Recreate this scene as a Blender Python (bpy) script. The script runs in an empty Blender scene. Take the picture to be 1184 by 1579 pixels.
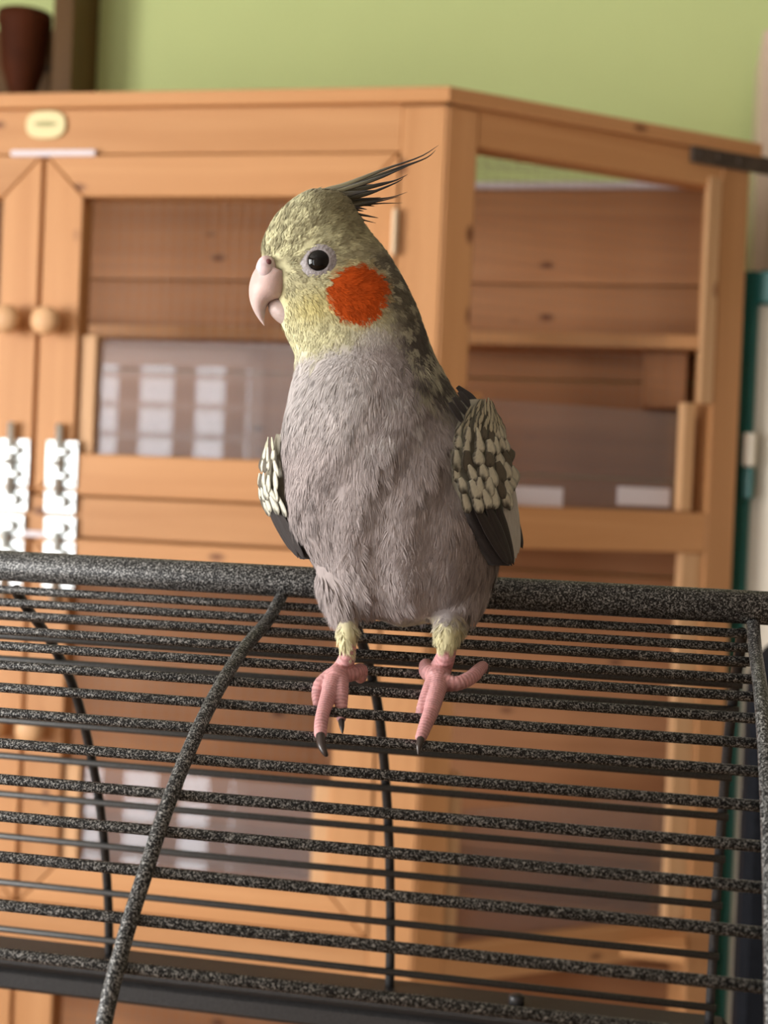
import bpy, bmesh, math, random
import numpy as np
from mathutils import Vector, Matrix
from mathutils.bvhtree import BVHTree
random.seed(7); rng = np.random.default_rng(11)
scene = bpy.context.scene
COL = scene.collection

# ------------------------------------------------------------------ camera
FPX = 2150.0; EYE = 1.60
ROLL = math.radians(2.4); PITCH = math.radians(-0.85)
FW = np.array([0, math.cos(PITCH), math.sin(PITCH)])
R0 = np.array([1.0, 0, 0]); U0 = np.cross(R0, FW)
RT = R0 * math.cos(ROLL) + U0 * math.sin(ROLL)
UP = U0 * math.cos(ROLL) - R0 * math.sin(ROLL)
CAM = np.array([0, 0, EYE])
cam_data = bpy.data.cameras.new('camera')
cam = bpy.data.objects.new('camera', cam_data); COL.objects.link(cam)
cam.matrix_world = Matrix(((RT[0], UP[0], -FW[0], CAM[0]), (RT[1], UP[1], -FW[1], CAM[1]), (RT[2], UP[2], -FW[2], CAM[2]), (0, 0, 0, 1)))
cam_data.sensor_fit = 'VERTICAL'; cam_data.sensor_height = 36.0
cam_data.lens = FPX / 1579 * 36.0
cam_data.clip_start = 0.01; cam_data.clip_end = 50
cam_data.dof.use_dof = True; cam_data.dof.focus_distance = 0.455; cam_data.dof.aperture_fstop = 13.5
scene.camera = cam

def ray(px, py): return FW + RT * (px - 592) / FPX + UP * (789.5 - py) / FPX
def at(px, py, d): return CAM + ray(px, py) * d
def hit(px, py, p0, n):
    r = ray(px, py); return CAM + r * (np.dot(np.asarray(p0) - CAM, n) / np.dot(r, n))

# ------------------------------------------------------------------ world, light, exposure
YAW = math.radians(11.4)
A = np.array([math.cos(YAW), -math.sin(YAW), 0.0])      # along the room's back wall, to the right
D = np.array([math.sin(YAW), math.cos(YAW), 0.0])       # towards the back wall
Z = np.array([0, 0, 1.0])
ROOM_A = (-2.5, 2.0); ROOM_D = (-1.9, 2.12); ROOM_H = 2.75
def room(a, d, z): return A * a + D * d + Z * z
world = bpy.data.worlds.new('world'); scene.world = world; world.use_nodes = True
world.node_tree.nodes['Background'].inputs[0].default_value = (0.75, 0.86, 1.0, 1)
world.node_tree.nodes['Background'].inputs[1].default_value = 1.0
WIN1 = (-2.35, -1.42, 0.10, 2.08)       # garden door in the wall behind the camera: a0, a1, z0, z1
WIN2 = (-1.55, 0.25, 0.95, 2.35)        # window in the left wall: d0, d1, z0, z1
def area(name, centre, ux, uy, sx, sy, power, col):
    L = bpy.data.lights.new(name, 'AREA'); L.shape = 'RECTANGLE'; L.size = sx; L.size_y = sy; L.energy = power; L.color = col
    o = bpy.data.objects.new(name, L); COL.objects.link(o)
    uz = np.cross(ux, uy)
    o.matrix_world = Matrix([[ux[i], uy[i], uz[i], centre[i]] for i in range(3)] + [[0, 0, 0, 1]])
    return o
area('daylight_garden_door', room((WIN1[0] + WIN1[1]) / 2, ROOM_D[0] - 0.16, (WIN1[2] + WIN1[3]) / 2), A, Z * 1.0, WIN1[1] - WIN1[0], WIN1[3] - WIN1[2], 60, (0.88, 0.95, 1.0))
area('daylight_side_window', room(ROOM_A[0] - 0.16, (WIN2[0] + WIN2[1]) / 2, (WIN2[2] + WIN2[3]) / 2), -D, Z * 1.0, WIN2[1] - WIN2[0], WIN2[3] - WIN2[2], 185, (1.0, 0.98, 0.95))
vs = scene.view_settings
scene.display_settings.display_device = 'sRGB'
vs.view_transform = 'Standard'; vs.look = 'None'; vs.gamma = 1.0; vs.use_curve_mapping = False
vs.exposure = -0.27
scene.cycles.max_bounces = 6; scene.cycles.diffuse_bounces = 3; scene.cycles.transparent_max_bounces = 8

# ------------------------------------------------------------------ materials
def new_mat(name):
    m = bpy.data.materials.new(name); m.use_nodes = True
    nt = m.node_tree; b = nt.nodes['Principled BSDF']
    return m, nt, b
def N(nt, t, **kw):
    n = nt.nodes.new(t)
    for k, v in kw.items(): setattr(n, k, v)
    return n
def plain(name, col, rough=0.6, metal=0.0, spec=0.5, noise=0.0, scale=40, bump=0.0):
    m, nt, b = new_mat(name)
    b.inputs['Base Color'].default_value = (*col, 1); b.inputs['Roughness'].default_value = rough
    b.inputs['Metallic'].default_value = metal; b.inputs['Specular IOR Level'].default_value = spec
    if noise or bump:
        tc = N(nt, 'ShaderNodeTexCoord'); nz = N(nt, 'ShaderNodeTexNoise'); nz.inputs['Scale'].default_value = scale; nz.inputs['Detail'].default_value = 4
        nt.links.new(tc.outputs['Object'], nz.inputs['Vector'])
        if noise:
            cr = N(nt, 'ShaderNodeValToRGB')
            cr.color_ramp.elements[0].position = 0.3; cr.color_ramp.elements[1].position = 0.7
            cr.color_ramp.elements[0].color = (*[c * (1 - noise) for c in col], 1); cr.color_ramp.elements[1].color = (*[min(1, c * (1 + noise)) for c in col], 1)
            nt.links.new(nz.outputs[0], cr.inputs[0]); nt.links.new(cr.outputs[0], b.inputs['Base Color'])
        if bump:
            bp = N(nt, 'ShaderNodeBump'); bp.inputs['Strength'].default_value = bump; bp.inputs['Distance'].default_value = 0.002
            nt.links.new(nz.outputs[0], bp.inputs['Height']); nt.links.new(bp.outputs[0], b.inputs['Normal'])
    return m
def wood(name, c_light, c_dark, c_knot, rough=0.5):
    m, nt, b = new_mat(name); L = nt.links.new
    tc = N(nt, 'ShaderNodeTexCoord'); oi = N(nt, 'ShaderNodeObjectInfo')
    mul = N(nt, 'ShaderNodeVectorMath', operation='MULTIPLY'); mul.inputs[1].default_value = (7.3, 3.1, 5.7)
    L(oi.outputs['Random'], mul.inputs[0])
    add = N(nt, 'ShaderNodeVectorMath', operation='ADD'); L(tc.outputs['Object'], add.inputs[0]); L(mul.outputs[0], add.inputs[1])
    mp = N(nt, 'ShaderNodeMapping'); mp.inputs['Scale'].default_value = (2.2, 42, 42); L(add.outputs[0], mp.inputs['Vector'])
    nz = N(nt, 'ShaderNodeTexNoise'); nz.inputs['Scale'].default_value = 1.0; nz.inputs['Detail'].default_value = 5; nz.inputs['Distortion'].default_value = 0.6
    L(mp.outputs[0], nz.inputs['Vector'])
    cr = N(nt, 'ShaderNodeValToRGB'); e = cr.color_ramp.elements
    e[0].position = 0.32; e[1].position = 0.72; e[0].color = (*c_dark, 1); e[1].color = (*c_light, 1)
    L(nz.outputs[0], cr.inputs[0])
    mp2 = N(nt, 'ShaderNodeMapping'); mp2.inputs['Scale'].default_value = (10, 21, 21); L(add.outputs[0], mp2.inputs['Vector'])
    vo = N(nt, 'ShaderNodeTexVoronoi'); vo.inputs['Scale'].default_value = 1.0; L(mp2.outputs[0], vo.inputs['Vector'])
    kr = N(nt, 'ShaderNodeValToRGB'); k = kr.color_ramp.elements
    k[0].position = 0.05; k[1].position = 0.13; k[0].color = (1, 1, 1, 1); k[1].color = (0, 0, 0, 1); L(vo.outputs['Distance'], kr.inputs[0])
    mx = N(nt, 'ShaderNodeMix', data_type='RGBA'); L(kr.outputs[0], mx.inputs['Factor']); L(cr.outputs[0], mx.inputs['A']); mx.inputs['B'].default_value = (*c_knot, 1)
    hs = N(nt, 'ShaderNodeHueSaturation'); L(mx.outputs['Result'], hs.inputs['Color'])
    mr = N(nt, 'ShaderNodeMapRange'); mr.inputs['To Min'].default_value = 0.9; mr.inputs['To Max'].default_value = 1.08; L(oi.outputs['Random'], mr.inputs['Value']); L(mr.outputs[0], hs.inputs['Value'])
    L(hs.outputs[0], b.inputs['Base Color'])
    b.inputs['Roughness'].default_value = rough; b.inputs['Specular IOR Level'].default_value = 0.35
    bp = N(nt, 'ShaderNodeBump'); bp.inputs['Strength'].default_value = 0.15; bp.inputs['Distance'].default_value = 0.001
    L(nz.outputs[0], bp.inputs['Height']); L(bp.outputs[0], b.inputs['Normal'])
    return m
M = {}
M['pine'] = wood('pine', (0.66, 0.335, 0.145), (0.56, 0.265, 0.105), (0.20, 0.075, 0.03))
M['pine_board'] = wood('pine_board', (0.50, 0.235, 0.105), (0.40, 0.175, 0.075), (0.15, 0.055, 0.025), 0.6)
M['pine_pale'] = wood('pine_pale', (0.74, 0.45, 0.24), (0.66, 0.37, 0.18), (0.3, 0.13, 0.06))
M['dark_wood'] = wood('dark_wood', (0.15, 0.072, 0.016), (0.11, 0.05, 0.011), (0.04, 0.02, 0.008))
M['green'] = plain('green_wall_paint', (0.63, 0.71, 0.31), 0.85, noise=0.03, scale=3, bump=0.05)
M['cream'] = plain('cream_wall_paint', (0.50, 0.44, 0.38), 0.85, noise=0.02, scale=3)
M['tan'] = plain('tan_wall_paint', (0.30, 0.23, 0.17), 0.85, noise=0.02, scale=3)
M['white'] = plain('white_ceiling_paint', (0.62, 0.60, 0.56), 0.9)
M['floor'] = wood('floor_boards', (0.34, 0.20, 0.10), (0.25, 0.14, 0.07), (0.12, 0.06, 0.03), 0.4)
M['frame_white'] = plain('white_window_frame', (0.80, 0.78, 0.76), 0.4)
M['curtain'] = plain('brown_curtain', (0.30, 0.235, 0.17), 0.9, noise=0.2, scale=30)
M['zinc'] = plain('zinc_plated_steel', (0.80, 0.84, 0.84), 0.28, 0.85, noise=0.08, scale=60)
M['lilac'] = plain('pale_steel_and_reflection', (0.82, 0.74, 0.78), 0.4, 0.0)
M['iron'] = plain('dark_bracket_steel', (0.09, 0.065, 0.05), 0.45, 0.3, noise=0.25, scale=60)
M['badge'] = plain('cream_badge_enamel', (0.86, 0.74, 0.40), 0.4)
M['badge_mark'] = plain('badge_print', (0.42, 0.38, 0.17), 0.6)
M['hinge'] = plain('cream_hinge_paint', (0.80, 0.62, 0.42), 0.5)
M['wire'] = plain('galvanised_wire', (0.32, 0.25, 0.20), 0.6, 0.3)
M['teal'] = plain('teal_plastic', (0.006, 0.135, 0.125), 0.35, noise=0.08, scale=20)
M['offwhite'] = plain('off_white_panel', (0.80, 0.73, 0.61), 0.6, noise=0.03, scale=8)
M['beige'] = plain('beige_laminate', (0.74, 0.57, 0.43), 0.5, noise=0.04, scale=10)
M['pot'] = plain('red_brown_pot_glaze', (0.075, 0.018, 0.005), 0.7, 0, 0.15, noise=0.2, scale=25)
M['black_fabric'] = plain('black_fabric', (0.008, 0.009, 0.012), 0.9, 0, 0.1, noise=0.2, scale=200)
M['tray'] = plain('grey_plastic_tray', (0.10, 0.10, 0.10), 0.5)
# hammered black and silver cage paint
def hammertone():
    m, nt, b = new_mat('hammered_black_silver_paint'); L = nt.links.new
    tc = N(nt, 'ShaderNodeTexCoord'); ge = N(nt, 'ShaderNodeNewGeometry')
    nz = N(nt, 'ShaderNodeTexNoise'); nz.inputs['Scale'].default_value = 1650; nz.inputs['Detail'].default_value = 2.5; nz.inputs['Distortion'].default_value = 0.9
    L(ge.outputs['Position'], nz.inputs['Vector'])
    cr = N(nt, 'ShaderNodeValToRGB'); e = cr.color_ramp.elements
    e[0].position = 0.50; e[1].position = 0.65; e[0].color = (0.006, 0.006, 0.007, 1); e[1].color = (0.46, 0.455, 0.44, 1)
    L(nz.outputs[0], cr.inputs[0]); L(cr.outputs[0], b.inputs['Base Color'])
    b.inputs['Roughness'].default_value = 0.42; b.inputs['Metallic'].default_value = 0.25
    bp = N(nt, 'ShaderNodeBump'); bp.inputs['Strength'].default_value = 0.5; bp.inputs['Distance'].default_value = 0.0004
    L(nz.outputs[0], bp.inputs['Height']); L(bp.outputs[0], b.inputs['Normal'])
    return m
M['hammer'] = hammertone()
M['cage_grey'] = plain('backlit_cage_paint', (0.05, 0.048, 0.046), 0.42, 0.15, noise=0.45, scale=1500)  # darker copy of the cage paint: backlit tone of the back bars in colour
M['cage_black'] = plain('black_cage_paint', (0.028, 0.027, 0.028), 0.42, 0.1, noise=0.3, scale=700)
def acrylic():
    m, nt, b = new_mat('clear_acrylic'); L = nt.links.new
    nt.nodes.remove(b); out = nt.nodes['Material Output']
    tr = N(nt, 'ShaderNodeBsdfTransparent'); tr.inputs[0].default_value = (0.97, 0.95, 0.95, 1)
    gl = N(nt, 'ShaderNodeBsdfGlossy'); gl.inputs['Roughness'].default_value = 0.015
    fr = N(nt, 'ShaderNodeFresnel'); fr.inputs['IOR'].default_value = 1.45
    mx = N(nt, 'ShaderNodeMixShader'); L(fr.outputs[0], mx.inputs[0]); L(tr.outputs[0], mx.inputs[1]); L(gl.outputs[0], mx.inputs[2])
    df = N(nt, 'ShaderNodeBsdfDiffuse'); df.inputs[0].default_value = (0.85, 0.80, 0.82, 1)      # dust and scratches
    m2 = N(nt, 'ShaderNodeMixShader'); m2.inputs[0].default_value = 0.10; L(mx.outputs[0], m2.inputs[1]); L(df.outputs[0], m2.inputs[2])
    L(m2.outputs[0], out.inputs['Surface'])
    return m
M['acrylic'] = acrylic()
def attr_mat(name, rough=0.7, spec=0.25, sheen=0.0, bump_scale=0, bump=0.0, sub=0.0):
    m, nt, b = new_mat(name); L = nt.links.new
    a = N(nt, 'ShaderNodeAttribute'); a.attribute_name = 'Col'
    L(a.outputs['Color'], b.inputs['Base Color'])
    b.inputs['Roughness'].default_value = rough; b.inputs['Specular IOR Level'].default_value = spec
    b.inputs['Sheen Weight'].default_value = sheen; b.inputs['Subsurface Weight'].default_value = sub
    b.inputs['Subsurface Radius'].default_value = (1, 0.4, 0.3); b.inputs['Subsurface Scale'].default_value = 0.002
    if bump:
        tc = N(nt, 'ShaderNodeTexCoord'); nz = N(nt, 'ShaderNodeTexNoise'); nz.inputs['Scale'].default_value = bump_scale; nz.inputs['Detail'].default_value = 3
        L(tc.outputs['Object'], nz.inputs['Vector'])
        bp = N(nt, 'ShaderNodeBump'); bp.inputs['Strength'].default_value = bump; bp.inputs['Distance'].default_value = 0.0005
        L(nz.outputs[0], bp.inputs['Height']); L(bp.outputs[0], b.inputs['Normal'])
    return m
M['plumage'] = attr_mat('soft_plumage', 0.8, 0.15, 0.15)
M['vane'] = attr_mat('feather_vane', 0.6, 0.3, 0.1, 900, 0.25)
M['horn'] = attr_mat('pink_horn', 0.48, 0.35, 0, 700, 0.22, 0.3)
M['skin'] = attr_mat('scaly_pink_skin', 0.5, 0.35, 0, 1500, 0.35, 0.3)
M['eye'] = plain('black_eye', (0.004, 0.003, 0.003), 0.05, 0, 0.35)
M['eyering'] = plain('grey_eye_skin', (0.34, 0.305, 0.31), 0.6, noise=0.12, scale=900, bump=0.3)
M['claw'] = plain('dark_claw_horn', (0.05, 0.035, 0.03), 0.3, 0, 0.5)
M['nostril'] = plain('dark_red_nostril', (0.16, 0.045, 0.05), 0.6)

# ------------------------------------------------------------------ mesh helpers
def mesh_from(name, verts, faces, mat=None, smooth=False):
    me = bpy.data.meshes.new(name); me.from_pydata([tuple(map(float, v)) for v in verts], [], [tuple(f) for f in faces]); me.update()
    if mat: me.materials.append(mat)
    if smooth: me.shade_smooth()
    return me
def link(name, me, parent=None):
    o = bpy.data.objects.new(name, me); COL.objects.link(o)
    if parent is not None: child(o, parent)
    return o
def child(o, parent):
    o.parent = parent; o.matrix_parent_inverse = MW[parent.name].inverted() if parent.name in MW else Matrix()
MW = {}
def empty(name, p):
    o = bpy.data.objects.new(name, None); COL.objects.link(o); o.location = [float(c) for c in p]
    o.empty_display_size = 0.05; MW[o.name] = Matrix.Translation(Vector([float(c) for c in p])); return o
def part(name, me, parent, mw=None):
    """mesh object that sits at world matrix mw under parent"""
    o = bpy.data.objects.new(name, me); COL.objects.link(o)
    mw = mw or Matrix()
    if parent is not None:
        o.parent = parent; o.matrix_parent_inverse = MW[parent.name].inverted()
    o.matrix_basis = mw; MW[o.name] = mw.copy()
    return o
def tag(o, label=None, cat=None, group=None, kind=None):
    if label: o['label'] = label
    if cat: o['category'] = cat
    if group: o['group'] = group
    if kind: o['kind'] = kind
    return o
def frame_matrix(o, x, y, z):
    return Matrix([[x[i], y[i], z[i], o[i]] for i in range(3)] + [[0, 0, 0, 1]])
def prism_mesh(name, poly, d0, d1, mat, bevel=0.0012):
    """poly in local xy, extruded along local z"""
    bm = bmesh.new(); n = len(poly)
    a = [bm.verts.new((p[0], p[1], d0)) for p in poly]; b = [bm.verts.new((p[0], p[1], d1)) for p in poly]
    bm.faces.new(a[::-1]); bm.faces.new(b)
    for i in range(n): bm.faces.new((a[i], a[(i + 1) % n], b[(i + 1) % n], b[i]))
    bmesh.ops.recalc_face_normals(bm, faces=bm.faces)
    if bevel: bmesh.ops.bevel(bm, geom=list(bm.edges), offset=bevel, segments=1, affect='EDGES', clamp_overlap=True)
    me = bpy.data.meshes.new(name); bm.to_mesh(me); bm.free(); me.materials.append(mat); return me
class Face:
    """a vertical working plane: s along it, z up, w out of it towards the viewer"""
    def __init__(self, origin, s, out): self.o = np.array(origin); self.s = np.array(s); self.w = np.array(out)
    def p(self, s, z, w=0): return self.o + self.s * s + Z * z + self.w * w
    def px(self, x, y):
        q = hit(x, y, self.o, self.w) - self.o; return q @ self.s, q[2]
    def board(self, name, parent, poly, w0, w1, mat, grain='s', bevel=0.0012):
        c = np.mean(np.array(poly, float), axis=0)
        if grain == 's':
            mw = frame_matrix(self.p(c[0], c[1]), self.s, Z, np.cross(self.s, Z)); loc = [(q[0] - c[0], q[1] - c[1]) for q in poly]
        else:
            mw = frame_matrix(self.p(c[0], c[1]), Z, -self.s, np.cross(Z, -self.s)); loc = [(q[1] - c[1], -(q[0] - c[0])) for q in poly]
        sg = 1 if np.dot(np.array([mw[i][2] for i in range(3)]), self.w) > 0 else -1
        d0, d1 = sorted((w0 * sg, w1 * sg))
        return part(name, prism_mesh(name, loc, d0, d1, mat, bevel), parent, mw)
    def rect(self, name, parent, s0, s1, z0, z1, w0, w1, mat, grain=None, bevel=0.0012):
        if grain is None: grain = 's' if abs(s1 - s0) > abs(z1 - z0) else 'z'
        return self.board(name, parent, [(s0, z0), (s1, z0), (s1, z1), (s0, z1)], w0, w1, mat, grain, bevel)
def tube_geo(pts, rad, seg=12, cap=True, ell=None):
    """pts Nx3, rad N -> verts, faces"""
    pts = np.array(pts, float); n = len(pts); rad = np.broadcast_to(np.array(rad, float), (n,))
    t = np.gradient(pts, axis=0); t /= np.linalg.norm(t, axis=1)[:, None] + 1e-12
    ref = np.array([0.31, 0.17, 0.93]); u = np.cross(t[0], ref); u /= np.linalg.norm(u)
    V = []; F = []
    for i in range(n):
        u = u - t[i] * (u @ t[i]); u /= np.linalg.norm(u); v = np.cross(t[i], u)
        for k in range(seg):
            a = 2 * math.pi * k / seg; V.append(pts[i] + rad[i] * (math.cos(a) * u + math.sin(a) * v))
    for i in range(n - 1):
        for k in range(seg):
            a = i * seg + k; b = i * seg + (k + 1) % seg; F.append((a, b, b + seg, a + seg))
    if cap:
        V.append(pts[0]); V.append(pts[-1]); c0 = n * seg; c1 = c0 + 1
        for k in range(seg):
            F.append((c0, (k + 1) % seg, k)); F.append((c1, (n - 1) * seg + k, (n - 1) * seg + (k + 1) % seg))
    return V, F
def merge(*geos):
    V = []; F = []
    for v, f in geos:
        o = len(V); V += list(v); F += [tuple(i + o for i in q) for q in f]
    return V, F
def spline(keys, n):
    """Catmull-Rom through rows of keys (array k x m), n samples"""
    K = np.array(keys, float); k = len(K); out = []
    for s in np.linspace(0, k - 1, n):
        i = min(int(s), k - 2); t = s - i
        p0 = K[max(i - 1, 0)]; p1 = K[i]; p2 = K[i + 1]; p3 = K[min(i + 2, k - 1)]
        out.append(0.5 * ((2 * p1) + (-p0 + p2) * t + (2 * p0 - 5 * p1 + 4 * p2 - p3) * t * t + (-p0 + 3 * p1 - 3 * p2 + p3) * t ** 3))
    return np.array(out)
def lathe_geo(o, axis, prof, seg=24):
    axis = np.array(axis, float); axis /= np.linalg.norm(axis); ref = np.array([0.3, 0.2, 0.9]) if abs(axis[2]) < 0.9 else np.array([1, 0, 0])
    u = np.cross(axis, ref); u /= np.linalg.norm(u); v = np.cross(axis, u); V = []; F = []
    for (r, h) in prof:
        for k in range(seg):
            a = 2 * math.pi * k / seg; V.append(np.array(o) + axis * h + r * (math.cos(a) * u + math.sin(a) * v))
    for i in range(len(prof) - 1):
        for k in range(seg):
            a = i * seg + k; b = i * seg + (k + 1) % seg; F.append((a, b, b + seg, a + seg))
    F.append(tuple(range(seg))[::-1]); F.append(tuple((len(prof) - 1) * seg + k for k in range(seg)))
    return V, F
def geo_part(name, geo, mat, parent, smooth=True): return part(name, mesh_from(name, geo[0], geo[1], mat, smooth), parent)
def grid_wires(fn, s0, s1, z0, z1, pitch, r):
    gs = []
    for s in np.arange(s0 + pitch / 2, s1, pitch): gs.append(tube_geo([fn(s, z0), fn(s, z1)], r, 4, False))
    for z in np.arange(z0 + pitch / 2, z1, pitch): gs.append(tube_geo([fn(s0, z), fn(s1, z)], r, 4, False))
    return merge(*gs)

# ------------------------------------------------------------------ room shell
def slab(name, a0, a1, d0, d1, z0, z1, mat, parent=None):
    c = room((a0 + a1) / 2, (d0 + d1) / 2, (z0 + z1) / 2); hx, hy, hz = (a1 - a0) / 2, (d1 - d0) / 2, (z1 - z0) / 2
    V = [(x * hx, y * hy, z * hz) for x in (-1, 1) for y in (-1, 1) for z in (-1, 1)]
    F = [(0, 1, 3, 2), (4, 6, 7, 5), (0, 4, 5, 1), (2, 3, 7, 6), (0, 2, 6, 4), (1, 5, 7, 3)]
    return part(name, mesh_from(name, V, F, mat), parent, frame_matrix(c, A, D, Z))
a0, a1 = ROOM_A; d0, d1 = ROOM_D; T = 0.12
S = dict(kind='structure')
tag(slab('floor', a0 - T, a1 + T, d0 - T, d1 + T, -0.1, 0, M['floor']), **S)
tag(slab('ceiling', a0 - T, a1 + T, d0 - T, d1 + T, ROOM_H, ROOM_H + 0.1, M['white']), **S)
tag(slab('wall_back', a0 - T, a1 + T, d1, d1 + T, 0, ROOM_H, M['green']), **S)
tag(slab('wall_right', a1, a1 + T, d0, d1, 0, ROOM_H, M['tan']), **S)
def wall_with_hole(name, make, lo, hi, h0, h1, z0, z1):
    e = empty(name, make(lo, (lo + hi) / 2, 0, 0, True)); tag(e, kind='structure')
    make(lo, h0, 0, ROOM_H, False, e); make(h1, hi, 0, ROOM_H, False, e)
    if z0 > 0: make(h0, h1, 0, z0, False, e)
    make(h0, h1, z1, ROOM_H, False, e)
def mk_front(l, h, z0, z1, only=False, parent=None):
    if only: return room(h, d0 - T / 2, 0)
    return slab('wall_section', l, h, d0 - T, d0, z0, z1, M['cream'], parent)
def mk_left(l, h, z0, z1, only=False, parent=None):
    if only: return room(a0 - T / 2, h, 0)
    return slab('wall_section', a0 - T, a0, l, h, z0, z1, M['cream'], parent)
wall_with_hole('wall_front', mk_front, a0 - T, a1 + T, WIN1[0], WIN1[1], WIN1[2], WIN1[3])
wall_with_hole('wall_left', mk_left, d0, d1, WIN2[0], WIN2[1], WIN2[2], WIN2[3])
w1 = empty('window_1', room(WIN1[0], d0, WIN1[2])); tag(w1, kind='structure')
fw = 0.055
for (x0, x1, z0, z1) in ((WIN1[0], WIN1[1], WIN1[3] - fw, WIN1[3]), (WIN1[0], WIN1[1], WIN1[2], WIN1[2] + fw), (WIN1[0], WIN1[0] + fw, WIN1[2], WIN1[3]), (WIN1[1] - fw, WIN1[1], WIN1[2], WIN1[3])):
    slab('frame_bar', x0, x1, d0 - 0.08, d0 + 0.01, z0, z1, M['frame_white'], w1)
for x in (-2.17, -1.955, -1.74, -1.545):
    slab('curtain', x - 0.042, x + 0.042, d0 - 0.06, d0 - 0.05, WIN1[2] + fw, WIN1[3] - fw, M['curtain'], w1)
for k in range(17):
    z = WIN1[2] + 0.12 + k * 0.11
    slab('blind_slat', WIN1[0] + fw, WIN1[1] - fw, d0 - 0.045, d0 - 0.03, z, z + 0.018, M['frame_white'], w1)
w2 = empty('window_2', room(a0, WIN2[0], WIN2[2])); tag(w2, kind='structure')
for (x0, x1, z0, z1) in ((WIN2[0], WIN2[1], WIN2[3] - fw, WIN2[3]), (WIN2[0], WIN2[1], WIN2[2], WIN2[2] + fw), (WIN2[0], WIN2[0] + fw, WIN2[2], WIN2[3]), (WIN2[1] - fw, WIN2[1], WIN2[2], WIN2[3]), (-0.68, -0.62, WIN2[2], WIN2[3])):
    slab('frame_bar', a0 - 0.08, a0 + 0.01, x0, x1, z0, z1, M['frame_white'], w2)

# ------------------------------------------------------------------ pine aviary behind the bird
K = at(691, 135, 1.45); TOP = K[2]
front = Face(K, A, -D)
SB = math.radians(25.5)
SD = np.array([math.cos(SB), math.sin(SB), 0]); SN = np.array([math.sin(SB), -math.cos(SB), 0])
side = Face(K, SD, SN)
HW = 0.894                                   # width of the door front
aviary = empty('aviary', room(float(K @ A) - HW / 2, float(K @ D), 0))
tag(aviary, 'large orange pine indoor aviary with double doors standing against green wall', 'aviary')
t = 0.034                                    # thickness of the frame timber
P = M['pine']
SIDE_L = 0.400
# posts
front.rect('post', aviary, -0.047, 0, -TOP, -0.018, -t, 0, P)
front.rect('post', aviary, -HW, -HW + 0.047, -TOP, -0.018, -t, 0, P)
side.rect('post', aviary, 0.0015, 0.0375, -TOP, -0.018, -t, 0, P)
side.rect('post', aviary, SIDE_L - 0.040, SIDE_L, -TOP, -0.018, -t, 0, P)
# roof edging boards and top rails
front.rect('roof_board', aviary, -HW - 0.01, 0.004, -0.016, 0.0, -0.07, 0.006, P)
side.rect('roof_board', aviary, -0.003, SIDE_L + 0.012, -0.016, 0.0, -0.07, 0.006, P)
front.rect('rail', aviary, -HW + 0.047, -0.047, -0.066, -0.0165, -t, -0.001, P)
side.rect('rail', aviary, 0.0375, SIDE_L - 0.040, -0.056, -0.0165, -t, -0.001, P)
for (za, zb) in ((-0.486, -0.4425), (-0.942, -0.8965)):
    front.rect('rail', aviary, -HW + 0.047, -0.047, za, zb, -t, -0.0005, P)
for (za, zb) in ((-0.478, -0.432), (-0.945, -0.905)):
    side.rect('rail', aviary, 0.0375, SIDE_L - 0.040, za, zb, -t, -0.0005, P)
front.rect('rail', aviary, -HW + 0.047, -0.047, -TOP + 0.02, -TOP + 0.10, -t, -0.0005, P)
side.rect('rail', aviary, 0.0375, SIDE_L - 0.040, -TOP + 0.02, -TOP + 0.10, -t, -0.0005, P)
# doors, mitred frames
def door(s0, s1, z0, z1, knob_s, split, batten_side):
    """one framed door: mesh above, acrylic below the split height"""
    e = empty('door', front.p((s0 + s1) / 2, z0)); child(e, aviary)
    e.matrix_parent_inverse = MW[aviary.name].inverted()
    g = 0.0008; b = 0.046
    front.board('stile', e, [(s0, z0), (s0 + b - g, z0 + b), (s0 + b - g, z1 - b), (s0, z1)], -0.026, 0.002, P, 'z')
    front.board('stile', e, [(s1, z0), (s1, z1), (s1 - b + g, z1 - b), (s1 - b + g, z0 + b)], -0.026, 0.002, P, 'z')
    front.board('rail', e, [(s0 + g * 2, z1), (s0 + b, z1 - b + g), (s1 - b, z1 - b + g), (s1 - g * 2, z1)], -0.026, 0.002, P, 's')
    front.board('rail', e, [(s0 + g * 2, z0), (s1 - g * 2, z0), (s1 - b, z0 + b - g), (s0 + b, z0 + b - g)], -0.026, 0.002, P, 's')
    o0, o1, p0, p1 = s0 + b, s1 - b, z0 + b, z1 - b
    geo = grid_wires(lambda s, z: front.p(s, z, -0.020), o0 - 0.004, o1 + 0.004, split, p1 + 0.004, 0.0127, 0.0002)
    tag(geo_part('wire_mesh', geo, M['wire'], e, False), kind='stuff')
    front.rect('batten', e, o0, o0 + 0.019, p0, split + 0.004, -0.024, -0.004, M['pine_pale'])
    front.rect('batten', e, o1 - 0.019, o1, p0, split + 0.004, -0.024, -0.004, M['pine_pale'])
    front.rect('glazing_sheet', e, o0 + 0.001, o1 - 0.001, p0, split, -0.0145, -0.012, M['acrylic'], bevel=0)
    if knob_s is not None:
        kn = lathe_geo(front.p(knob_s[0], knob_s[1], 0.002), -D, [(0.006, 0), (0.007, 0.006), (0.0135, 0.010), (0.0165, 0.016), (0.0155, 0.022), (0.010, 0.026), (0.003, 0.0275)], 24)
        geo_part('knob', kn, M['pine_pale'], e)
    return e
XM = -HW / 2
door(XM + 0.0022, -0.0485, -0.440, -0.068, (-0.430, -0.252), -0.268, 0)
door(-HW + 0.0485, XM - 0.0022, -0.440, -0.068, (-0.476, -0.251), -0.268, 0)
door(XM + 0.0022, -0.0485, -0.894, -0.489, (-0.430, -0.70), -0.742, 0)
door(-HW + 0.0485, XM - 0.0022, -0.894, -0.489, (-0.476, -0.70), -0.742, 0)
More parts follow.
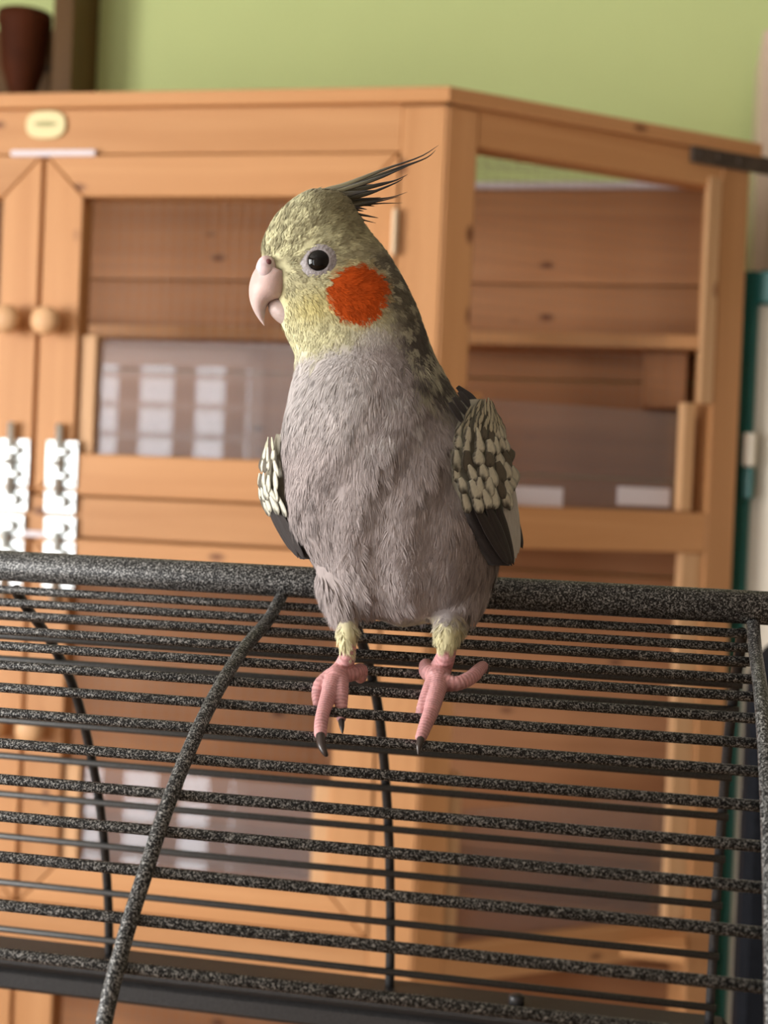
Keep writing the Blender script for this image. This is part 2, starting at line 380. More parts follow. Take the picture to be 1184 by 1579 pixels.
door(XM + 0.0022, -0.0485, -TOP + 0.105, -0.945, None, -1.2, 0)
door(-HW + 0.0485, XM - 0.0022, -TOP + 0.105, -0.945, None, -1.2, 0)
# barrel bolts on the doors
def bolt(s, zc, flip):
    e = empty('barrel_bolt', front.p(s, zc)); child(e, aviary); e.matrix_parent_inverse = MW[aviary.name].inverted()
    q = -1 if flip else 1
    def rr(name, s0, s1, z0, z1, w0, w1, bv=0.002):
        lo, hi = sorted((zc + q * z0, zc + q * z1)); return front.rect(name, e, s + s0, s + s1, lo, hi, w0, w1, M['zinc'], bevel=bv)
    rr('back_plate', -0.019, 0.019, -0.012, 0.040, 0.002, 0.0045, 0.0018)
    rr('keeper_plate', -0.019, 0.019, -0.040, -0.0155, 0.002, 0.005, 0.0018)
    for z0, z1 in ((-0.004, 0.006), (0.022, 0.032)): rr('guide', -0.010, 0.010, z0, z1, 0.004, 0.013, 0.003)
    rr('keeper', -0.010, 0.010, -0.034, -0.021, 0.004, 0.013, 0.003)
    geo_part('bolt_rod', tube_geo([front.p(s - 0.002, zc - q * 0.036, 0.0085), front.p(s - 0.002, zc + q * 0.058, 0.0085)], 0.0042, 14), M['zinc'], e)
    geo_part('bolt_handle', tube_geo([front.p(s - 0.002, zc + q * 0.014, 0.009), front.p(s - 0.002, zc + q * 0.014, 0.024)], 0.0035, 10), M['zinc'], e)
    for (x, z) in ((-0.014, 0.034), (0.014, 0.034), (-0.014, -0.006), (0.014, -0.006), (-0.014, -0.028), (0.014, -0.028)):
        geo_part('screw', lathe_geo(front.p(s + x, zc + q * z, 0.0043), -D, [(0.003, 0), (0.0026, 0.001), (0.001, 0.0014)], 10), M['zinc'], e)
bolt(-0.412, -0.421, False); bolt(-0.469, -0.421, False)
bolt(-0.411, -0.505, True); bolt(-0.472, -0.505, True)
front.rect('magnet_strip', aviary, -0.486, -0.386, -0.0695, -0.0625, 0.0, 0.006, M['lilac'])
front.rect('magnet_strip', aviary, -0.486, -0.425, -0.489, -0.482, 0.0, 0.005, M['lilac'])
front.rect('hinge', aviary, -0.0525, -0.0455, -0.176, -0.126, 0.002, 0.009, M['hinge'], bevel=0.003)
front.rect('hinge', aviary, -0.0525, -0.0455, -0.40, -0.35, 0.002, 0.009, M['hinge'], bevel=0.003)
# oval name badge, its print too blurred to read
be = [(-0.447 + 0.0235 * math.copysign(abs(math.cos(a)) ** 0.75, math.cos(a)), -0.034 + 0.0155 * math.copysign(abs(math.sin(a)) ** 0.75, math.sin(a))) for a in np.linspace(0, 2 * math.pi, 32, endpoint=False)]
bdg = front.board('badge', aviary, be, -0.001, 0.0025, M['badge'], 's', 0.001)
bm_ = [(-0.447 + 0.0135 * math.cos(a), -0.0335 + 0.0032 * math.sin(a)) for a in np.linspace(0, 2 * math.pi, 20, endpoint=False)]
front.board('badge_print', bdg, bm_, 0.0024, 0.0028, M['badge_mark'], 's', 0)
# side panel: battens, mesh, acrylic
side.rect('batten', aviary, 0.341, SIDE_L - 0.040, -0.306, -0.046, -0.006, 0.001, M['pine_pale'])
side.rect('batten', aviary, 0.324, 0.3405, -0.431, -0.306, -0.016, -0.004, M['pine_pale'])
side.rect('batten', aviary, 0.330, SIDE_L - 0.040, -0.905, -0.478, -0.016, -0.004, M['pine_pale'])
side.rect('batten', aviary, 0.0375, 0.058, -0.431, -0.313, -0.028, -0.004, P)
side.rect('batten', aviary, 0.0375, 0.055, -0.905, -0.72, -0.028, -0.004, M['pine_pale'])
geo = grid_wires(lambda s, z: side.p(s, z, -0.032), 0.036, 0.345, -0.44, -0.05, 0.0127, 0.0002)
tag(geo_part('wire_mesh', geo, M['wire'], aviary, False), kind='stuff')
side.rect('glazing_sheet', aviary, 0.05, 0.330, -0.431, -0.318, -0.020, -0.0175, M['acrylic'], bevel=0)
side.rect('glazing_sheet', aviary, 0.05, 0.332, -0.904, -0.762, -0.020, -0.0175, M['acrylic'], bevel=0)
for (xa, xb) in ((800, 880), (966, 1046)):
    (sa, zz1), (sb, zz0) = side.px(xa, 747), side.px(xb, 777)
    side.rect('reflection_strip', aviary, sa, sb, zz0 - 0.004, zz0 + 0.017, -0.0172, -0.016, M['lilac'], bevel=0.0003)  # pale strips stand in for bright reflections on the acrylic
# back wall of horizontal boards, parallel to the door front
BD = 0.300
back = Face(K + D * BD, A, -D)
bt = back.px(915, 292)[1]
BS0, BS1 = -HW - 0.30, 0.315
h = 0.118; z = bt
while z > -TOP + 0.03:
    lo = max(z - h, -TOP + 0.012)
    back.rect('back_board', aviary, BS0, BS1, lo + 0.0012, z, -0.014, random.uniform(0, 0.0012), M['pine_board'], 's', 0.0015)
    z = lo - 0.0004
back.rect('top_batten', aviary, BS0, BS1, bt, bt + 0.009, -0.016, 0.004, M['lilac'])
# far end panel and far side of the plan (left, outside the frame)
lf = Face(front.p(-HW, 0), np.array([-math.cos(SB + 2 * YAW), -0, 0]) * 0 + (A * -math.cos(SB + YAW) + D * math.sin(SB + YAW)), -A)
lw = np.cross(Z, lf.s); lw = lw if lw @ D < 0 else -lw; lf.w = lw
lf.rect('post', aviary, SIDE_L - 0.040, SIDE_L, -TOP, -0.018, -t, 0, P)
lf.rect('rail', aviary, 0.0, SIDE_L - 0.040, -0.056, -0.0165, -t, -0.001, P)
lf.rect('side_board', aviary, 0.0, SIDE_L - 0.040, -0.9, -0.06, -0.02, -0.008, M['pine_board'], 's')
# shelves inside
sz = back.px(900, 536)[1]
def shelf(zc, dep, th=0.016):
    c = back.p((BS0 + BS1) / 2, zc, dep / 2); L2 = (BS1 - BS0) / 2 - 0.03
    bm = bmesh.new(); bmesh.ops.create_cube(bm, size=1); bmesh.ops.scale(bm, vec=(2 * L2, dep, th), verts=bm.verts)
    bmesh.ops.bevel(bm, geom=list(bm.edges), offset=0.001, segments=1, affect='EDGES')
    me = bpy.data.meshes.new('shelf'); bm.to_mesh(me); bm.free(); me.materials.append(M['pine'])
    return part('shelf', me, aviary, frame_matrix(c, A, D, Z))
shelf(sz, 0.085); shelf(-0.93, 0.14)
bl0 = back.px(1003, 600); bl1 = back.px(1068, 600)
back.rect('shelf_bracket', aviary, bl0[0] - 0.008, bl1[0] - 0.008, sz - 0.075, sz - 0.009, 0.0015, 0.05, M['pine_board'])
# steel bracket at the far top corner
side.rect('corner_bracket', aviary, 0.312, 0.44, -0.034, -0.014, 0.0, 0.005, M['iron'])
for s in (0.325, 0.35, 0.38): geo_part('bracket_screw', lathe_geo(side.p(s, -0.024, 0.005), SN, [(0.004, 0), (0.0035, 0.0015), (0.001, 0.002)], 10), M['iron'], aviary)
# mesh roof
rs = [float(K @ A) - HW - 0.2, float(K @ A) + 0.34]; rd = [float(K @ D) + 0.03, float(K @ D) + BD]
gs = []
for s in np.arange(rs[0], rs[1], 0.019):
    over = max(0, s - float(K @ A), float(K @ A) - HW - s); dd = rd[0] + over * math.tan(SB + YAW)
    if dd < rd[1] - 0.01: gs.append(tube_geo([room(s, dd, TOP - 0.017), room(s, rd[1], TOP - 0.017)], 0.0004, 4, False))
for d in np.arange(rd[0], rd[1], 0.019):
    ex = max(0, (d - rd[0]) / math.tan(SB + YAW)); gs.append(tube_geo([room(float(K @ A) - HW - ex, d, TOP - 0.017), room(float(K @ A) + ex, d, TOP - 0.017)], 0.0004, 4, False))
tag(geo_part('roof_mesh', merge(*gs), M['wire'], aviary, False), kind='stuff')

# ------------------------------------------------------------------ other furniture
# dark wooden wall shelf with a pot, upper left
wsf = Face(room(0, 2.045, 0), A, -D)
(x0, _), (x1, _) = wsf.px(89, 80), wsf.px(121, 80)
zb = wsf.px(60, 150)[1]; zt = wsf.px(60, -120)[1]
ws = empty('wall_shelf', wsf.p(x0 - 0.1, zb)); tag(ws, 'dark brown wooden box shelf hung on green wall above the aviary', 'shelf')
def bx(name, s0, s1, z0, z1, w0, w1, mat, parent): return wsf.rect(name, parent, s0, s1, z0, z1, w0, w1, mat)
bx('side_panel', x0, x1 - 0.012, zb - 0.02, zt, -0.074, 0.02, M['dark_wood'], ws)
bx('edge_strip', x1 - 0.012, x1, zb - 0.02, zt, -0.074, 0.024, M['dark_wood'], ws)
bx('bottom_board', x0 - 0.34, x0, zb - 0.035, zb - 0.015, -0.074, 0.06, M['dark_wood'], ws)
bx('side_panel', x0 - 0.36, x0 - 0.34, zb - 0.035, zt, -0.074, 0.02, M['dark_wood'], ws)
bx('back_panel', x0 - 0.34, x0, zb - 0.02, wsf.px(40, 26)[1], -0.074, -0.062, M['dark_wood'], ws)
pc = wsf.p(wsf.px(42, 80)[0] + 0.0, zb - 0.014, 0.012)
pot_h = (wsf.px(47, 24)[1] - zb + 0.012)
V, F = lathe_geo(pc, Z, [(0.012, 0), (0.020, pot_h * 0.10), (0.034, pot_h * 0.40), (0.040, pot_h * 0.86), (0.042, pot_h * 0.88), (0.042, pot_h), (0.037, pot_h), (0.036, pot_h * 0.85)], 28)
pot = empty('flower_pot', pc); tag(pot, 'red-brown rounded pot standing in the dark wooden wall shelf', 'pot')
geo_part('pot_body', (V, F), M['pot'], pot)
geo_part('soil', lathe_geo(pc + Z * pot_h * 0.8, Z, [(0.037, 0), (0.036, 0.004)], 24), M['dark_wood'], pot)
# teal framed panel at the right
tf = Face(at(1142, 418, 1.66), A * math.cos(0.38) - D * math.sin(0.38), -D * math.cos(0.38) - A * math.sin(0.38))
tl, _ = tf.px(1147, 420); tw = 0.62; tb = -tf.o[2]
teal = empty('framed_panel', tf.p(tw / 2, tb)); tag(teal, 'off-white upright panel in a teal plastic frame right of the aviary', 'panel')
fb = 0.0205
tf.rect('frame_bar', teal, 0, fb, tb, 0.0, -0.05, 0.0, M['teal'], bevel=0.003)
tf.rect('frame_bar', teal, tw - fb, tw, tb, 0.0, -0.05, 0.0, M['teal'], bevel=0.003)
tf.rect('frame_bar', teal, fb, tw - fb, -0.040, 0.0, -0.05, 0.0, M['teal'], bevel=0.003)
tf.rect('frame_bar', teal, fb, tw - fb, tb, tb + 0.05, -0.05, 0.0, M['teal'], bevel=0.003)
tf.rect('panel_sheet', teal, fb - 0.004, tw - fb, tb + 0.05, -0.038, -0.03, -0.012, M['offwhite'])
c0 = tf.px(1150, 668); c1 = tf.px(1166, 720); c2 = tf.px(1166, 770)
cl = tf.rect('clip', teal, c0[0] + 0.001, c1[0], c1[1], c0[1], 0.0, 0.014, M['offwhite'], bevel=0.002)
tf.rect('clip_base', cl, c0[0] + 0.001, c1[0] - 0.001, c2[1], c1[1] - 0.001, 0.0, 0.012, M['teal'], bevel=0.002)
# beige wardrobe behind the panel
wf = Face(at(1166, 300, 1.84), A, -D)
wtop = wf.px(1178, 46)[1]; wb = -wf.o[2]
wd = empty('wardrobe', wf.p(0.3, wb)); tag(wd, 'tall beige wardrobe behind the teal framed panel', 'wardrobe')
wf.rect('side', wd, 0, 0.018, wb, wtop - 0.018, -0.18, 0, M['beige']); wf.rect('side', wd, 0.58, 0.60, wb, wtop - 0.018, -0.18, 0, M['beige'])
wf.rect('top', wd, 0, 0.6, wtop - 0.018, wtop, -0.18, 0, M['beige']); wf.rect('back', wd, 0.018, 0.58, wb, wtop - 0.018, -0.18, -0.17, M['beige'])
for q in (0, 1):
    dr = wf.rect('door', wd, 0.019 + q * 0.281, 0.298 + q * 0.281, wb + 0.03, wtop - 0.02, -0.018, 0.0, M['beige'])
    wf.rect('handle', dr, 0.27 + q * 0.045, 0.282 + q * 0.045, wb + 0.9, wb + 1.03, 0.0, 0.02, M['zinc'])
# black chair behind the right end of the cage
cf = Face(at(1150, 1250, 0.98), A, -D)
ctop = cf.px(1184, 972)[1]; cb = -cf.o[2]
ch = empty('office_chair', cf.p(0.23, cb, 0.2)); tag(ch, 'black upholstered chair back at the right edge beside the cage', 'chair')
def rounded(s0, s1, z0, z1, r, n=7):
    out = []
    for (cx, cz, a0_) in ((s1 - r, z1 - r, 0), (s0 + r, z1 - r, 90), (s0 + r, z0 + r, 180), (s1 - r, z0 + r, 270)):
        for k in range(n): a = math.radians(a0_ + 90 * k / (n - 1)); out.append((cx + r * math.cos(a), cz + r * math.sin(a)))
    return out
cf.board('backrest', ch, rounded(0.0, 0.46, cb + 0.52, ctop, 0.05), -0.07, 0.0, M['black_fabric'], 's', 0.012)
cf.board('backrest_post', ch, rounded(0.19, 0.27, cb + 0.42, cb + 0.60, 0.01), -0.10, -0.07, M['cage_black'], 's', 0.003)
cf.board('seat', ch, rounded(0.0, 0.46, cb + 0.42, cb + 0.50, 0.03), -0.40, -0.07, M['black_fabric'], 's', 0.01)
geo_part('gas_column', tube_geo([cf.p(0.23, cb + 0.08, -0.26), cf.p(0.23, cb + 0.43, -0.26)], 0.025, 16), M['cage_black'], ch)
for k in range(5):
    a = 2 * math.pi * k / 5 + 0.3; q = cf.p(0.23, cb + 0.09, -0.26); dv = np.array([math.cos(a), math.sin(a), 0])
    geo_part('base_leg', tube_geo([q, q + dv * 0.22 - Z * 0.03], [0.02, 0.013], 10), M['cage_black'], ch)
    geo_part('castor', lathe_geo(q + dv * 0.21 - Z * 0.062 + np.cross(dv, Z) * -0.012, np.cross(dv, Z), [(0.02, 0), (0.027, 0.004), (0.027, 0.02), (0.02, 0.024)], 14), M['cage_black'], ch)

# ------------------------------------------------------------------ wire cage with arched top
RP = at(592, 905, 0.52)                       # a point on the ridge
PF = spline([(0, -4), (-18, -12.5), (-36, -17.3), (-54, -22.3), (-77, -32), (-95, -42), (-111, -53), (-124, -64), (-134, -74), (-145, -85), (-154, -96), (-162, -109), (-172, -135), (-179, -160), (-183, -192)], 140) / 1000
PB = spline([(0, -9), (9, -16), (29, -29), (44, -41), (57, -53), (70, -70), (84, -94), (95, -117), (103, -141), (109, -165), (113, -194)], 100) / 1000
def cage_pt(t_, d, h_): return RP + A * t_ + D * d + Z * h_
def offset_in(pf, r, sgn):
    tg = np.gradient(pf, axis=0); tg /= np.linalg.norm(tg, axis=1)[:, None]
    return pf + sgn * r * np.stack([-tg[:, 1], tg[:, 0]], 1)
FI = offset_in(PF, 0.0036, 1); BI = offset_in(PB, 0.0034, -1)
def dome_hit(px, py, prof):
    r = ray(px, py); o = CAM - RP; best = None
    # in the plane spanned by D and Z the ray is a line; find the crossing with the profile
    od, oh = o @ D, o[2]; rd_, rh_ = r @ D, r[2]
    f_ = (prof[:, 0] - od) * rh_ - (prof[:, 1] - oh) * rd_
    for i in range(len(f_) - 1):
        if f_[i] == 0 or f_[i] * f_[i + 1] < 0:
            k = f_[i] / (f_[i] - f_[i + 1]); q = prof[i] * (1 - k) + prof[i + 1] * k
            dist = (q[0] - od) / rd_ if abs(rd_) > 1e-6 else (q[1] - oh) / rh_
            return q, dist
    return None, None
cage = empty('bird_cage', room(float(RP @ A) - 0.1, float(RP @ D) - 0.035, 0))
tag(cage, 'black and silver wire bird cage with an arched open-barred top', 'cage')
T0, T1 = -0.36, 0.1325
bar_len = T1 - T0
bv, bf = tube_geo([A * 0 + A * x for x in np.linspace(0, bar_len, 2)], 0.00165, 12)
bar_mesh = mesh_from('bar', bv, bf, M['hammer'], True)
bar_px = [(580, 943.5), (580, 964), (580, 984), (580, 1009.5), (580, 1035), (580, 1066.5), (580, 1103), (580, 1144), (580, 1194), (640, 1258), (640, 1318.6), (640, 1385), (640, 1464.5), (640, 1543.6)]
front_bars = []
for q in bar_px:
    dh, _ = dome_hit(q[0], q[1], FI)
    if dh is not None: front_bars.append(dh)
for hh in (-0.128, -0.146, -0.165): front_bars.append((np.interp(-hh, -FI[:, 1], FI[:, 0]), hh))
for (d, h_) in front_bars: part('bar', bar_mesh, cage, Matrix.Translation(Vector(cage_pt(T0, d, h_))))
bvb, bfb = tube_geo([A * 0, A * bar_len], 0.0016, 10)
bar_mesh_b = mesh_from('bar', bvb, bfb, M['cage_grey'], True)
for yb in (1432, 1360, 1289, 1224, 1165, 1110, 1060, 1016, 980, 950):
    dh, _ = dome_hit(2, yb, BI)
    if dh is not None: part('bar', bar_mesh_b, cage, Matrix.Translation(Vector(cage_pt(T0, dh[0], dh[1]))))
def rod(t_, prof, r, mat=None):
    pts = [cage_pt(t_, d, h_) for d, h_ in prof[::2]]; geo_part('arched_rod', tube_geo(pts, r, 14), mat or M['hammer'], cage)
for t_ in (-0.0386, 0.1335, -0.2076): rod(t_, PF, 0.0023)
for t_ in (-0.1479, -0.0120, 0.1300, -0.286): rod(t_, PB, 0.0021, M['cage_black'])  # back rods plain black: their backlit look is put into the colour
geo_part('ridge_tube', tube_geo([cage_pt(T0 - 0.02, 0, 0), cage_pt(0.24, 0, 0)], 0.0060, 24), M['hammer'], cage)
def beam(name, t0, t1, d0_, d1_, h0, h1, mat, bevel=0.002):
    c = cage_pt((t0 + t1) / 2, (d0_ + d1_) / 2, (h0 + h1) / 2)
    hx, hy = (t1 - t0) / 2, (d1_ - d0_) / 2
    me = prism_mesh(name, [(-hx, -hy), (hx, -hy), (hx, hy), (-hx, hy)], -(h1 - h0) / 2, (h1 - h0) / 2, mat, bevel)
    return part(name, me, cage, frame_matrix(c, A, D, Z))
# rim: a tube with a deeper flat skirt under it
for (da, db) in ((0.100, 0.124), (-0.197, -0.173)):
    beam('rim_bar', T0, T1 + 0.006, da, db, -0.198, -0.1895, M['cage_black'], 0.003)
    beam('rim_skirt', T0, T1 + 0.006, da + 0.004, db - 0.006, -0.2095, -0.199, M['cage_black'], 0.002)
for (ta, tb_) in ((T0 - 0.006, T0 + 0.006), (T1 - 0.004, T1 + 0.008)):
    beam('rim_bar', ta, tb_, -0.173, 0.100, -0.198, -0.1895, M['cage_black'], 0.003)
kp = hit(795, 1546, cage_pt(0, 0.104, 0), D)
geo_part('rim_knob', lathe_geo(cage_pt(float((kp - RP) @ A), 0.108, -0.1895), Z, [(0.0035, 0), (0.0035, 0.0035), (0.003, 0.0042)], 14), M['cage_black'], cage)
zfl = -RP[2]
for tt in (T0, T1):
    for dd in (-0.185, 0.112):
        beam('leg', tt - 0.009, tt + 0.009, dd - 0.009, dd + 0.009, zfl, -0.2095, M['cage_black'])
beam('tray', T0 + 0.009, T1 - 0.009, -0.18, 0.108, -0.78, -0.75, M['tray'], 0.004)

# ------------------------------------------------------------------ the cockatiel
ZB = 0.474                                    # distance of the bird's body axis from the camera
BASE_PT = at(600, 1085, 0.452)
bird = empty('cockatiel', BASE_PT)
tag(bird, 'grey cockatiel with yellow face, orange cheek and swept crest perched on cage', 'bird')
def bp(px, py, z): return at(px, py, ZB + z)
def to_px(Pw):
    v = np.atleast_2d(Pw) - CAM; d = v @ FW
    return 592 + FPX * (v @ RT) / d, 789.5 - FPX * (v @ UP) / d, d
rows = [(295, 484, 514, 0, 2.5), (299, 468, 526, 0, 6), (312, 448, 541, 0, 9), (332, 427, 553, 0, 11.3), (355, 413, 568, 0, 12.6), (380, 404, 589, 0, 13.4), (405, 405, 606, 0, 14),
        (430, 418, 621, 0, 14.4), (455, 427, 634, 0, 14.6), (480, 430, 645, 0, 14.3), (500, 433, 652, 0, 14), (525, 445, 661, -0.5, 14.2), (553, 456, 672, -1, 15.5), (593, 452, 693, -2, 19.5),
        (640, 442, 722, -2, 23), (700, 437, 746, -2, 25.5), (750, 437, 760, -1, 26.5), (800, 447, 769, 0, 26.5), (850, 472, 770, 2, 25), (880, 487, 766, 3, 23.5), (905, 496, 756, 4, 21.5),
        (930, 516, 738, 5, 17.5), (947, 548, 716, 6, 13), (957, 582, 694, 6, 8.5), (962, 610, 668, 6, 4)]
RW = spline(rows, 150); SEG = 72
V = []; F = []
for (y, xl, xr, zc, hd) in RW:
    c = bp((xl + xr) / 2, y, zc / 1000); hw = (xr - xl) / 2 * ZB / FPX
    for k in range(SEG):
        a = 2 * math.pi * k / SEG; V.append(c + RT * hw * math.cos(a) + FW * hd / 1000 * math.sin(a))
n = len(RW)
for i in range(n - 1):
    for k in range(SEG):
        a = i * SEG + k; b = i * SEG + (k + 1) % SEG; F.append((a, b, b + SEG, a + SEG))
F.append(tuple(range(SEG))[::-1]); F.append(tuple((n - 1) * SEG + k for k in range(SEG)))
trunk = (V, F)
def pr(r, z=0): return r * (ZB + z) / FPX
def limb(keys, n=24, seg=24):
    q = spline(keys, n); return tube_geo([bp(x, y, z / 1000) for x, y, z, r in q], [max(0.0005, pr(r)) for x, y, z, r in q], seg)
FTL = dome_hit(520, 1048, FI)[1] - ZB         # depth of the dome under each foot, relative to the body axis
FTR = dome_hit(672, 1048, FI)[1] - ZB
ankL = FTL * 1000 - 3.5; ankR = FTR * 1000 - 3.5
thighs = [limb([(527, 850, 0, 42), (524, 895, -3, 36), (529, 930, -5, 28), (534, 960, -6, 18), (537, 982, ankL + 1, 13), (537, 1006, ankL, 12)]),
          limb([(712, 850, 2, 56), (708, 895, 0, 52), (700, 930, -2, 44), (695, 955, -4, 31), (689, 978, ankR + 1, 19), (688, 1003, ankR, 14)])]
def remeshed(geo, voxel, smooth_it, name):
    me = mesh_from(name + '_src', *geo); o = bpy.data.objects.new(name + '_src', me); COL.objects.link(o)
    r = o.modifiers.new('r', 'REMESH'); r.mode = 'VOXEL'; r.voxel_size = voxel
    if smooth_it: sm = o.modifiers.new('s', 'SMOOTH'); sm.factor = 0.5; sm.iterations = smooth_it
    dg = bpy.context.evaluated_depsgraph_get(); dg.update()
    out = bpy.data.meshes.new_from_object(o.evaluated_get(dg)); out.name = name
    bpy.data.objects.remove(o); bpy.data.meshes.remove(me)
    return out
body_me = remeshed(merge(trunk, *thighs), 0.0010, 5, 'body')
body_me.shade_smooth()
nv = len(body_me.vertices); co = np.empty(nv * 3); body_me.vertices.foreach_get('co', co); co = co.reshape(-1, 3)
nr = np.empty(nv * 3); body_me.vertices.foreach_get('normal', nr); nr = nr.reshape(-1, 3)
# soft tufting relief of the breast and belly
px, py, pd = to_px(co)
tuft = 0.0008 * np.exp(-(((px - 585) / 26) ** 2)) * np.clip((py - 690) / 150, 0, 1) * np.clip((960 - py) / 80, 0, 1)
tuft -= 0.0007 * np.sin(px * 0.075 + py * 0.02 + 1.5 * np.sin(py * 0.018)) * np.clip((py - 560) / 120, 0, 1) * 0.6
co2 = co - nr * np.clip(tuft, -0.002, 0.002)[:, None]
body_me.vertices.foreach_set('co', co2.ravel()); body_me.update(); co = co2

def sstep(x, a, b):
    t_ = np.clip((x - a) / (b - a), 0, 1); return t_ * t_ * (3 - 2 * t_)
def vnoise(x, y, s, seed=0):
    """cheap smooth value noise"""
    r = np.random.default_rng(seed); T_ = r.random((64, 64)); u = x / s + 1000; v = y / s + 1000
    i = np.floor(u).astype(int); j = np.floor(v).astype(int); fu = u - i; fv = v - j; fu = fu * fu * (3 - 2 * fu); fv = fv * fv * (3 - 2 * fv)
    g = lambda a_, b_: T_[a_ % 64, b_ % 64]
    return g(i, j) * (1 - fu) * (1 - fv) + g(i + 1, j) * fu * (1 - fv) + g(i, j + 1) * (1 - fu) * fv + g(i + 1, j + 1) * fu * fv
C_ = lambda *c: np.array(c)
GREY = C_(0.37, 0.315, 0.305); PALE = C_(0.54, 0.50, 0.485); YEL = C_(0.65, 0.615, 0.37); OLIVE = C_(0.195, 0.17, 0.095); NAPE = C_(0.105, 0.088, 0.072); CREAM = C_(0.66, 0.62, 0.45); ORANGE = C_(0.60, 0.085, 0.006)
def plum_color(x, y, jit=0.0):
    """pigment of the plumage at design position x, y (pixels of the side view of head, front view of body)"""
    x = np.asarray(x, float); y = np.asarray(y, float); nz = vnoise(x, y, 9, 3) - 0.5; nb = vnoise(x, y, 34, 4) - 0.5; xj = x + 16 * nz; yj = y + 16 * nz
    mix = lambda a_, b_, w: a_ * (1 - w)[:, None] + b_ * w[:, None]
    col = np.tile(GREY, (len(x), 1)) * (1 + 0.18 * nb + 0.16 * nz)[:, None]
    # paler throat and upper breast, left side
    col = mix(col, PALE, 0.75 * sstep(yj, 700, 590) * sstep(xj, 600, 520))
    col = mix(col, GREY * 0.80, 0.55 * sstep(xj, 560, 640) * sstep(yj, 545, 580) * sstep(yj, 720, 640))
    # soft pale bars on the side of the neck
    sp = sstep(vnoise(x * 0.9, y * 1.2, 15, 8), 0.66, 0.82) * sstep(x, 470, 600) * sstep(y, 560, 600) * sstep(y, 700, 660)
    col = mix(col, PALE * 0.95, 0.55 * sp)
    # nape and hind neck: dark with cream spots
    nline = 545 + (y - 340) * 0.42
    wn = sstep(xj - nline, -25, 12) * sstep(y, 360, 400) * sstep(y, 640, 590)
    dk = sstep(y, 410, 480)
    col = mix(col, NAPE * 1.0 * (1 - dk)[:, None] + (NAPE * 0.9) * dk[:, None], wn)
    sp2 = sstep(vnoise(x, y, 10, 5), 0.56, 0.72); col = mix(col, CREAM * 0.9, wn * sp2 * (0.85 - 0.25 * dk))
    # yellow head
    hd_ = sstep(yj + 0.30 * (x - 450), 572, 535) * (1 - 0.92 * wn)
    yel = YEL * (1 + 0.35 * nz + 0.1 * nb)[:, None]
    col = mix(col, yel, hd_)
    # olive crown running into the crest, mottled brow
    crown = sstep(x - (430 + (y - 300) * 0.95), 0, 60) * sstep(y, 400, 340)
    col = mix(col, OLIVE * 1.35, 0.85 * crown * hd_)
    mot = sstep(vnoise(x * 0.8 + 0.3 * y, y - 0.2 * x, 7.5, 6), 0.40, 0.62)
    col = mix(col, OLIVE * 1.15, 0.75 * mot * hd_ * (0.45 + 0.55 * sstep(y, 480, 420)))
    col = mix(col, OLIVE * 1.9 + 0.06, 0.55 * mot * hd_ * sstep(x, 470, 540) * sstep(y, 360, 380) * sstep(y, 520, 470))
    # greyer lores under and before the eye
    lo = np.exp(-(((x - 462) / 30) ** 2 + ((y - 432) / 22) ** 2)); col = mix(col, OLIVE * 1.5 + 0.03, 0.6 * lo)
    gold = np.exp(-(((x - 480) / 34) ** 2 + ((y - 470) / 24) ** 2)); col = mix(col, C_(0.68, 0.55, 0.16), 0.55 * gold * hd_)
    # white-ish patch under the cheek
    wu = np.exp(-(((x - 575) / 26) ** 2 + ((y - 515) / 17) ** 2)); col = mix(col, PALE * 1.15, 0.8 * wu)
    # orange cheek patch
    a_ = math.radians(28); u = (x - 547) * math.cos(a_) + (y - 452) * math.sin(a_); v = -(x - 547) * math.sin(a_) + (y - 452) * math.cos(a_)
    rr = np.sqrt((u / 46) ** 2 + (v / 44) ** 2) + 0.10 * nz
    ck = sstep(rr, 1.06, 0.93); col = mix(col, ORANGE * (1 + 0.25 * nz)[:, None], ck)
    halo = sstep(rr, 1.25, 1.0) * (1 - ck); col = mix(col, C_(0.60, 0.40, 0.12), 0.35 * halo)
    # yellowish leg tufts
    lg = sstep(y + 10 * nz, 948, 974); col = mix(col, C_(0.66, 0.60, 0.36), lg)
    return np.clip(col, 0.004, 0.95)
def set_col(me, cols):
    ca = me.color_attributes.new('Col', 'FLOAT_COLOR', 'POINT'); c4 = np.ones((len(cols), 4)); c4[:, :3] = cols; ca.data.foreach_set('color', c4.ravel())
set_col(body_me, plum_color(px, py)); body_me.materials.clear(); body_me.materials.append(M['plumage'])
body = part('body', body_me, bird)
bvh = BVHTree.FromPolygons([tuple(v) for v in co], [tuple(p.vertices) for p in body_me.polygons])
def surf(px_, py_, out=0.0):
    d = Vector(ray(px_, py_)); o = Vector(CAM); h_, nn, _, _ = bvh.ray_cast(o, d.normalized())
    return np.array(h_) + np.array(nn) * out, np.array(nn)

